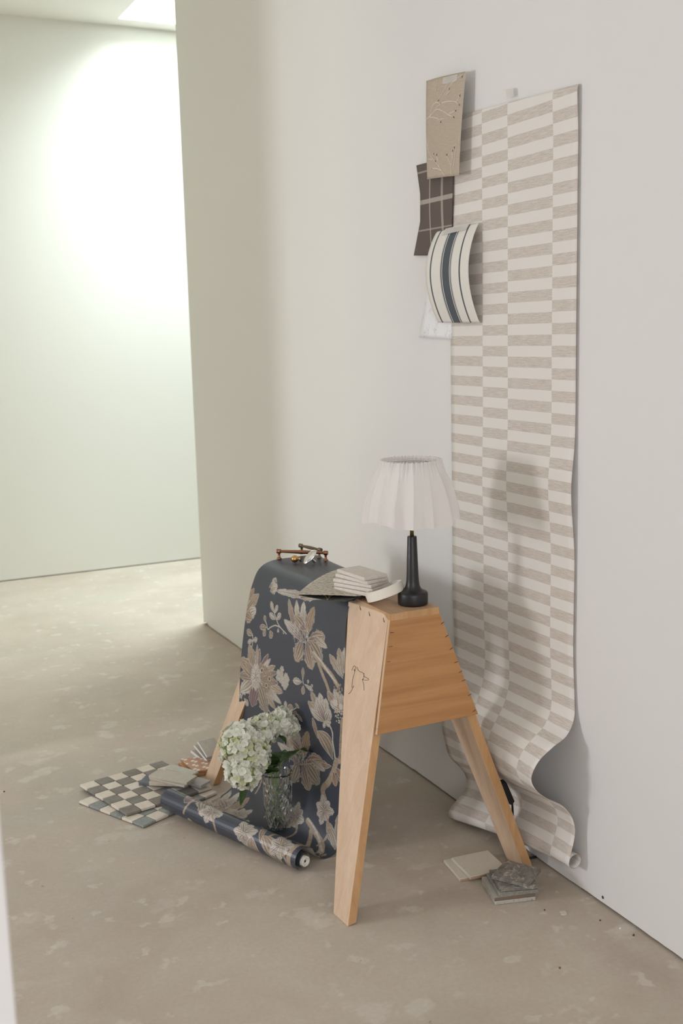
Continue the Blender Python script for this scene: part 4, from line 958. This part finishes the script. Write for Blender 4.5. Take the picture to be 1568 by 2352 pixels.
# three thin white-edged tiles leaning against the leg like a fan
M_wedge = mat('bright_white_edge', (.84, .83, .85), .5)
fb = onY(477.5, 1757, 3.135)
FL = ['lowest of the three thin white-edged tiles leaning in a fan on the leg', 'middle of the three thin white-edged tiles leaning in a fan on the leg', 'most upright of the three thin white-edged tiles leaning on the leg']
for i, (tip, bot) in enumerate((((438, 1723.5), (477, 1755)), ((445, 1711), (475.5, 1747)), ((453.2, 1702.5), (475, 1738)))):
    yb = 3.150-.010*i; a = onY(*bot, yb); b = onY(*tip, yb+.055); d = (b-a).normalized(); wv = Vector((.97, .10, .0)).normalized(); n_ = wv.cross(d).normalized()
    if n_.z > 0: n_ = -n_
    t_ = n_*(.0095, .0075, .0060)[i]; L_ = (b-a).length; a = a+Vector((0, 0, 0)); bm = bmesh.new(); wd = .060
    P = [a, a+wv*wd, a+wv*wd+t_, a+t_]; hexa(bm, P+[p+d*L_ for p in P]); bmesh.ops.recalc_face_normals(bm, faces=bm.faces)
    for f in bm.faces:
        if abs(f.normal.dot(n_)) > .8: f.material_index = 1
    bev(bm, .0006, 1)
    q = obj('wall_tile', bm, [M_wedge, M_greige], None, False, loc=tuple(a)); tag(q, FL[i], 'tile', 'white-edged tiles leaning on the leg')

# ------------------------------------------------------------------ tiles on the right
M_cream = m_speckle('cream_ceramic', (.60, .545, .46), (.63, .575, .49), 20, .35)
M_nearbrown = mat('brown_near_side', (.42, .29, .2), .8)  # brown used on the near-facing sides only
def square(label, cat, name, o, ex, ey, sx, sy, z0, z1, m, group, bw=.0012, side=None, rag=0, seed=0):
    ex = Vector((*ex, 0)).normalized(); ey = Vector((*ey, 0)).normalized(); o = Vector((*o, 0)); c = o+ex*sx/2+ey*sy/2
    bm = slab(o, ex, ey, sx, sy, z0, z1, bw)
    if rag:
        bmesh.ops.subdivide_edges(bm, edges=[e for e in bm.edges if e.calc_length() > .02], cuts=14, use_grid_fill=True)
        for v in bm.verts:
            d = v.co-c; n1 = noise.noise(v.co*70+Vector((seed, 0, 0))); edge = max(abs(d.dot(ex))/sx, abs(d.dot(ey))/sy)*2
            if edge > .93: v.co += Vector((d.x, d.y, 0)).normalized()*n1*rag; 
            if edge > .90 and v.co.z > (z0+z1)/2: v.co.z -= abs(n1)*rag*.8
    if side:
        for f in bm.faces: f.material_index = 1 if f.normal.y < -.6 and f.calc_center_median().z < z1-.002 else 0
    q = obj(name, bm, [m]+([side] if side else []), None, True, loc=(c.x, c.y, z0)); autosmooth(q, 18); tag(q, label, cat, group)
ex = (1, -.148); ey = (-.148, -1)
square('cream square ceramic tile lying underneath the other cream tile', 'tile', 'ceramic_tile', (1.343, 2.243), ex, ey, .104, .106, .0003, .0085, M_cream, 'cream tiles on the floor', side=M_nearbrown)
square('cream square ceramic tile lying half on top of the other cream tile', 'tile', 'ceramic_tile', (1.358, 2.229), (1, -.10), (-.10, -1), .104, .108, .0088, .0172, M_cream, 'cream tiles on the floor', side=M_nearbrown)
def m_marble(name, c1, c2, c3, sc=9, rough=.45):
    m = mat(name, c1, rough); g = N(m); c = g.co(); a = g.noise(c, sc, 6, .65, 2.2); b = g.noise(g.co(loc=(4, 2, 9)), sc*2.6, 5, .7, 1.2)
    k = g.mix(g.gray(a, .36, .66), c1, c2); k = g.mix(g.math('MULTIPLY', g.gray(b, .56, .66), .8), k, c3); g.base(k); g.bump(b, .15, .0008); return m
M_marb = m_marble('grey_marble', (.13, .12, .11), (.30, .28, .25), (.62, .56, .48), 22)
M_marb2 = m_marble('grey_marble_edge', (.28, .27, .235), (.20, .19, .17), (.50, .47, .40), 45, .7)
M_sage = m_speckle('sage_stone', (.36, .345, .30), (.42, .40, .35), 40, .6)
M_brn = mat('brown_side', (.20, .145, .105), .8)
M_stain = m_marble('stained_stone', (.46, .44, .38), (.50, .48, .42), (.19, .14, .10), 36, .7)
G5 = 'grey tiles stacked on the floor'
exA, eyA = (.963, -.27), (.27, .963)
square('stone tile with a pale stained edge at the very bottom of the grey stack', 'tile', 'marble_tile', (1.3415, 2.006), exA, eyA, .101, .101, .0003, .0095, M_stain, G5, .0015)
square('sage-grey tile with a brown edge, second from the bottom of the grey stack', 'tile', 'marble_tile', (1.341, 2.0075), exA, eyA, .101, .101, .0098, .0200, M_sage, G5, .0012, side=M_brn)
square('worn marble tile with a rough pale edge in the middle of the grey stack', 'tile', 'marble_tile', (1.3515, 2.0035), (.953, -.30), (.27, .963), .097, .099, .0203, .0300, M_marb2, G5, .0014, rag=.0014, seed=3)
square('rough dark marble tile directly beneath the tilted top tile of the grey stack', 'tile', 'marble_tile', (1.357, 2.004), (.95, -.31), (.28, .960), .092, .094, .0303, .0405, M_marb, G5, .0014, rag=.0016, seed=8)
dE = Vector((.049, -.077)).normalized()
square('dark veined marble tile turned askew on top of the grey stack', 'tile', 'marble_tile', (1.3605, 2.050), (dE.x, dE.y), (-dE.y, dE.x), .092, .090, .0420, .0515, M_marb, G5, .0008, rag=.0005, seed=5)

# ------------------------------------------------------------------ black plug and its lead behind the leg
M_rub = mat('black_rubber', (.008, .008, .009), .45)
pg = thing('power_plug', 'black power plug hanging by the sawhorse leg in front of the pale wallpaper', 'plug', onZ(1217, 1967, 0))
py_ = 2.18
corn = [(1146, 1800), (1163, 1797), (1182, 1841), (1175, 1850), (1158, 1842)]
bm = bmesh.new(); f_ = [bm.verts.new(onY(x, y, py_)) for x, y in corn]; b_ = [bm.verts.new(onY(x, y, py_)+Vector((.004, .022, 0))) for x, y in corn]
bm.faces.new(f_); bm.faces.new(b_[::-1])
for i in range(5): j = (i+1) % 5; bm.faces.new((f_[j], f_[i], b_[i], b_[j]))
bmesh.ops.recalc_face_normals(bm, faces=bm.faces); bev(bm, .0015, 2); obj('plug_body', bm, M_rub, pg, True)
e0 = onY(1176, 1846, py_+.01)
bm = bmesh.new(); tube(bm, [tuple(q) for q in catmull([e0, onY(1177, 1866, py_+.012), onY(1178, 1900, py_+.02), onY(1188, 1940, py_+.01), onZ(1206, 1968, .0035), onZ(1222, 1970, .0035), onZ(1235, 1966, .0035)], 8)], .0028, 10); obj('lead', bm, M_rub, pg, True)

# ------------------------------------------------------------------ vase with hydrangeas
_v = onZ(640, 1902, .004); vx, vy = _v.x, _v.y
vz = .0042
vase = thing('cut_glass_vase', 'clear cut-glass vase with a diamond pattern standing on the dark floral paper', 'vase', (vx, vy, vz))
M_glass = mat('cut_glass', (.97, .985, .98), .02, Transmission_Weight=1.0, IOR=1.5)
M_water = mat('water', (.97, .99, .98), .0, Transmission_Weight=1.0, IOR=1.33)
VH = .165
bm = bmesh.new(); NA, NZ = 216, 150; outer = []
def vprof(t): return .0305+.0115*t**.85+.002*math.sin(math.pi*t)
for j in range(NZ+1):
    t = j/NZ; ring = []
    for i in range(NA):
        a = 2*math.pi*i/NA; h = t*VH; r = vprof(t)*(1 if t > .05 else math.sqrt(max(0, 1-((.05-t)/.05)**2))*.28+.72)
        if .04 < t < .86:
            p = (a*12/(2*math.pi)+t*4.6) % 1; q = (a*12/(2*math.pi)-t*4.6) % 1
            g1 = max(0, 1-abs(p-.5)/.24); g2 = max(0, 1-abs(q-.5)/.24)
            r -= .0030*max(g1, g2)
        elif t >= .86:
            r -= .0010*max(0, math.cos(24*a))
        ring.append(bm.verts.new((vx+r*math.cos(a), vy+r*math.sin(a), vz+h)))
    outer.append(ring)
inner = []
for j in range(0, 31):
    t = 1-j/30*.93; r = vprof(t)-.0062+.0022*(t > .97); inner.append([bm.verts.new((vx+r*math.cos(2*math.pi*i/NA), vy+r*math.sin(2*math.pi*i/NA), vz+t*VH)) for i in range(NA)])
rings = outer+inner
for A, B in zip(rings, rings[1:]):
    for i in range(NA): bm.faces.new((A[i], A[(i+1) % NA], B[(i+1) % NA], B[i]))
bm.faces.new(outer[0][::-1]); bm.faces.new(inner[-1])
bmesh.ops.recalc_face_normals(bm, faces=bm.faces)
o = obj('glass_body', bm, M_glass, vase, False); autosmooth(o, 14)

def m_petal():
    m = mat('hydrangea_petal', (.80, .80, .66), .6); g = N(m); a = g.n('ShaderNodeAttribute'); a.attribute_name = 'print'
    g.base(a.outputs['Color']); tl = g.n('ShaderNodeBsdfTranslucent'); g.lk(a.outputs['Color'], tl.inputs[0]); mx = g.n('ShaderNodeMixShader'); mx.inputs[0].default_value = .3
    g.lk(g.b.outputs[0], mx.inputs[1]); g.lk(tl.outputs[0], mx.inputs[2]); g.lk(mx.outputs[0], g.t.nodes['Material Output'].inputs[0]); return m
M_petal = m_petal()
def m_leaf():
    m = mat('hydrangea_leaf', (.03, .07, .02), .45); g = N(m); a = g.noise(g.co(), 40, 3); g.base(g.mix(a, (.022, .055, .018), (.06, .11, .03))); 
    tl = g.n('ShaderNodeBsdfTranslucent'); tl.inputs[0].default_value = (.08, .17, .03, 1); mx = g.n('ShaderNodeMixShader'); mx.inputs[0].default_value = .2
    g.lk(g.b.outputs[0], mx.inputs[1]); g.lk(tl.outputs[0], mx.inputs[2]); g.lk(mx.outputs[0], g.t.nodes['Material Output'].inputs[0]); return m
M_leaf = m_leaf(); M_stem = mat('green_stem', (.20, .30, .09), .5)
def bloom(name, parent, blobs, nfl, seed, pr=.0115):
    """head of four-petalled florets on the surface of overlapping ellipsoids; blobs = [(centre, radii)]"""
    rs = random.Random(seed); vs, fs, cs = [], [], []
    def inside(p, skip):
        for k, (c, r) in enumerate(blobs):
            if k != skip and sum(((p[i]-c[i])/r[i])**2 for i in range(3)) < .72: return True
        return False
    tot = sum(r[0]*r[2] for c, r in blobs); cnt = 0
    for k, (c, r) in enumerate(blobs):
        n = int(nfl*r[0]*r[2]/tot); ga = math.pi*(3-5**.5)
        for i in range(n):
            zz = 1-2*(i+.5)/n; rad = math.sqrt(1-zz*zz); th = ga*i+rs.uniform(-.25, .25)
            d = Vector((rad*math.cos(th), rad*math.sin(th), zz+rs.uniform(-.05, .05))); q = rs.uniform(.86, 1.07)
            p = Vector((c[0]+d.x*r[0]*q, c[1]+d.y*r[1]*q, c[2]+d.z*r[2]*q))
            if inside(p, k): continue
            nrm = Vector((d.x/r[0], d.y/r[1], d.z/r[2])).normalized(); nrm = (nrm+Vector([rs.uniform(-.45, .45) for _ in range(3)])).normalized()
            a = nrm.orthogonal().normalized(); b = nrm.cross(a); a0 = rs.uniform(0, 1.57); sc_ = pr*rs.uniform(.75, 1.2)
            young = noise.noise(Vector(p)*26+Vector((seed, 0, 0))) > .30 or rs.random() < .10
            col = (.68, .71, .46) if young else ((.88, .87, .79) if rs.random() < .8 else (.84, .80, .74))
            if young: sc_ *= .72
            for m in range(4):
                an = a0+m*1.5708+rs.uniform(-.12, .12); u = a*math.cos(an)+b*math.sin(an); v = nrm.cross(u); cup = rs.uniform(-.15, .55); tw = rs.uniform(-.25, .25); bs = len(vs)
                for (s, ws) in ((.06, .10), (.30, .42), (.60, .60), (.86, .46), (1.0, .16)):
                    for w_ in (-1, 0, 1):
                        h = cup*s*s*.8-.10*abs(w_)*(-1 if s > .5 else 1)*s+.0+tw*w_*s*.5
                        q_ = p+u*(s*sc_)+v*(w_*ws*sc_)+nrm*(h*sc_); vs.append(tuple(q_))
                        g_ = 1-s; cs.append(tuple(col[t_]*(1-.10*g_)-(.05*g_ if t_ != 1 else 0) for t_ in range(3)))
                for s in range(4):
                    for w_ in range(2): i0 = bs+s*3+w_; fs.append((i0, i0+1, i0+4, i0+3))
            bs = len(vs); vs += [tuple(p+a*.0013), tuple(p+b*.0013), tuple(p-a*.0013), tuple(p-b*.0013), tuple(p+nrm*.0022)]; cs += [(.55, .62, .28)]*5
            fs += [(bs, bs+1, bs+4), (bs+1, bs+2, bs+4), (bs+2, bs+3, bs+4), (bs+3, bs, bs+4)]
    off = org(parent); me = bpy.data.meshes.new(name); me.from_pydata([tuple(Vector(v)-off) for v in vs], [], fs); me.update()
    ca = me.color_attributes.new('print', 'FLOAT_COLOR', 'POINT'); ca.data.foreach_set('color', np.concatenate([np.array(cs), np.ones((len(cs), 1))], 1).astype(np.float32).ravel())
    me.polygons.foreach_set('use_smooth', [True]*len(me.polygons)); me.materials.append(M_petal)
    o = bpy.data.objects.new(name, me); COL.objects.link(o); o.parent = parent; ORG[o.name] = off; return o
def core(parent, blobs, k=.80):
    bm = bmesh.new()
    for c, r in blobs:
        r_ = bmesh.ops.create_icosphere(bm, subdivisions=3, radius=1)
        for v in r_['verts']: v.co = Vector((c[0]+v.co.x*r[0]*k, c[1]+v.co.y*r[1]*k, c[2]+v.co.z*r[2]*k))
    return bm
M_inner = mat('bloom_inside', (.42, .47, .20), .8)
def leafm(name, parent, P, w, fold=.25, serr=.05, seed=0):
    """P = centre line points from stalk to tip (world); serrated, folded blade"""
    Q = resample(catmull(P, 12), 40)[0]; bm = bmesh.new(); rows = []; up = Vector((0, 0, 1)) if abs(Vector(Q[-1]-Q[0]).normalized().z) < .8 else Vector((.3, -1, 0))
    for i, p in enumerate(Q):
        t = i/39; p = Vector(p); tg = Vector(Q[min(39, i+1)]-Q[max(0, i-1)]).normalized(); s = tg.cross(up).normalized(); n_ = s.cross(tg)
        ww = w*max(.02, math.sin(math.pi*min(1, t**.75))**.8)*(1+serr*(1 if i % 2 else -1))
        rows.append([bm.verts.new(p+s*ww*k+n_*(abs(k)*fold*ww+.04*w*math.sin(t*26+abs(k)*2))) for k in (-1, -.6, -.25, 0, .25, .6, 1)])
    for A, B in zip(rows, rows[1:]):
        for k in range(6): bm.faces.new((A[k], A[k+1], B[k+1], B[k]))
    return obj(name, bm, M_leaf, parent, True)
def at(px, py, y): return onY(px, py, y)
Y0 = 2.60
# first stem: the large drooping head
c1 = at(556, 1716, Y0-.01); c1b = at(560, 1768, Y0-.03); c1c = at(600, 1680, Y0+.02)
h1 = thing('hydrangea', 'large drooping white-green hydrangea head on the left side of the glass vase', 'flower', (vx-.012, vy, vz+.02), 'hydrangeas in the glass vase')
B1 = [(tuple(c1), (.058, .062, .066)), (tuple(c1b), (.046, .05, .046)), (tuple(c1c), (.040, .045, .040)), (tuple(at(586, 1730, Y0-.03)), (.035, .045, .055))]
bloom('flower_head', h1, B1, 820, 3, .0105); obj('inner_florets', core(h1, B1), M_inner, h1, True)
def stemtube(parent, P, r=.0028):
    bm = bmesh.new(); tube(bm, [tuple(q) for q in catmull([tuple(p) for p in P], 10)], r, 10); obj('stem', bm, M_stem, parent, True)
stemtube(h1, [(vx-.010, vy+.004, vz+.020), (vx-.014, vy, vz+.10), (vx-.020, vy-.006, vz+.165), c1+Vector((.03, 0, -.01)), c1])
c2 = at(645, 1658, Y0+.02)
h2 = thing('hydrangea', 'smaller upper white hydrangea head leaning right above the glass vase', 'flower', (vx+.012, vy, vz+.02), 'hydrangeas in the glass vase')
B2 = [(tuple(c2), (.036, .040, .026)), (tuple(at(618, 1665, Y0+.02)), (.030, .038, .026)), (tuple(at(668, 1668, Y0+.01)), (.018, .028, .020)), (tuple(at(648, 1640, Y0+.02)), (.018, .022, .016))]
bloom('flower_head', h2, B2, 420, 9, .0100); obj('inner_florets', core(h2, B2, .72), M_inner, h2, True)
stemtube(h2, [(vx+.008, vy-.004, vz+.018), (vx+.004, vy-.004, vz+.10), at(624, 1742, Y0+.01), at(618, 1712, Y0+.0), at(626, 1690, Y0+.01), c2])
stemtube(h2, [at(618, 1712, Y0), at(634, 1696, Y0-.01), at(645, 1680, Y0)], .0016)
Lv = [('', [at(622, 1762, Y0), at(600, 1776, Y0-.03), at(578, 1772, Y0-.05)], .030), ('', [at(622, 1760, Y0+.01), at(612, 1738, Y0-.02), at(604, 1722, Y0-.03)], .030), ('', [at(628, 1768, Y0-.01), at(650, 1745, Y0-.03), at(688, 1722, Y0-.04)], .024),
      ('', [at(560, 1790, Y0-.02), at(556, 1820, Y0-.03), at(552, 1852, Y0-.035)], .0125), ('', [at(640, 1690, Y0), at(652, 1698, Y0-.015), at(657, 1712, Y0-.02)], .008), ('', [at(626, 1758, Y0+.03), at(650, 1735, Y0+.06), at(656, 1722, Y0+.07)], .034),
      ('', [at(690, 1722, Y0-.03), at(712, 1728, Y0-.03), at(745, 1738, Y0-.02)], .022), ('', [at(628, 1775, Y0-.02), at(606, 1762, Y0-.055), at(592, 1752, Y0-.06)], .028)]
for i, (n_, P, w_) in enumerate(Lv):
    leafm('leaf', h1 if i in (0, 1, 3, 7) else h2, [tuple(p) for p in P], w_, .22 if i != 3 else .35)
stemtube(h2, [(vx+.004, vy, vz+.155), at(650, 1748, Y0-.01), at(690, 1724, Y0-.03)], .0018)

# ------------------------------------------------------------------ small things on floor and wall
M_chip = mat('plaster_chip', (.60, .55, .47), .9)
def chip(px, py, r, seed, label=None, m=M_chip, h=.0015):
    rs = random.Random(seed); c = onZ(px, py, 0); bm = bmesh.new(); n = 9
    lo = []; up = []
    for i in range(n):
        a = 6.283*i/n; q = r*rs.uniform(.55, 1.1); lo.append(bm.verts.new((c.x+q*math.cos(a), c.y+q*math.sin(a), .0001))); up.append(bm.verts.new((c.x+q*.85*math.cos(a), c.y+q*.85*math.sin(a), h*rs.uniform(.7, 1.1))))
    bm.faces.new(up); bm.faces.new(lo[::-1])
    for i in range(n): j = (i+1) % n; bm.faces.new((lo[i], lo[j], up[j], up[i]))
    q = obj('plaster_chip', bm, m, None, False, loc=(c.x, c.y, 0)); tag(q, label, 'debris', 'chips on the concrete floor')
M_dchip = mat('dark_crumb', (.09, .07, .055), .9)
chip(1294, 2097, .0115, 1, 'largest pale flake on the floor right of the grey tile stack')
chip(413, 1696, .0075, 2, 'pale chip on the bare floor above the mosaic sheets')
chip(1250, 2091, .0022, 3, 'tiny dark crumb just left of the large pale flake', M_dchip, .003)
chip(1378, 2115, .0022, 4, 'tiny dark crumb right of the large pale flake', M_dchip, .003)
chip(1455, 2149, .003, 5, 'brown crumb on the floor near the right wall', M_dchip, .003)
chip(1285, 2224, .0032, 6, 'reddish brown crumb on the foreground floor', mat('red_crumb', (.22, .12, .08), .9), .003)
chip(1423, 2133, .0035, 7, 'small white chip beside the right wall', mat('white_chip', (.8, .78, .74), .9), .003)
chip(10, 1819, .004, 8, 'dark crumb at the left edge of the floor', M_dchip, .003)
sc_ = onX(1384, 2061, XW)
bm = bmesh.new(); lathe(bm, [(0, .0012), (.0030, .0012), (.0040, 0), (.0040, -.001), (0, -.001)], sc_, 20, (-1, 0, 0)); q = obj('drywall_screw', bm, M_staple, None, False, loc=tuple(sc_)); tag(q, 'small dark screw head near the foot of the right wall', 'screw')
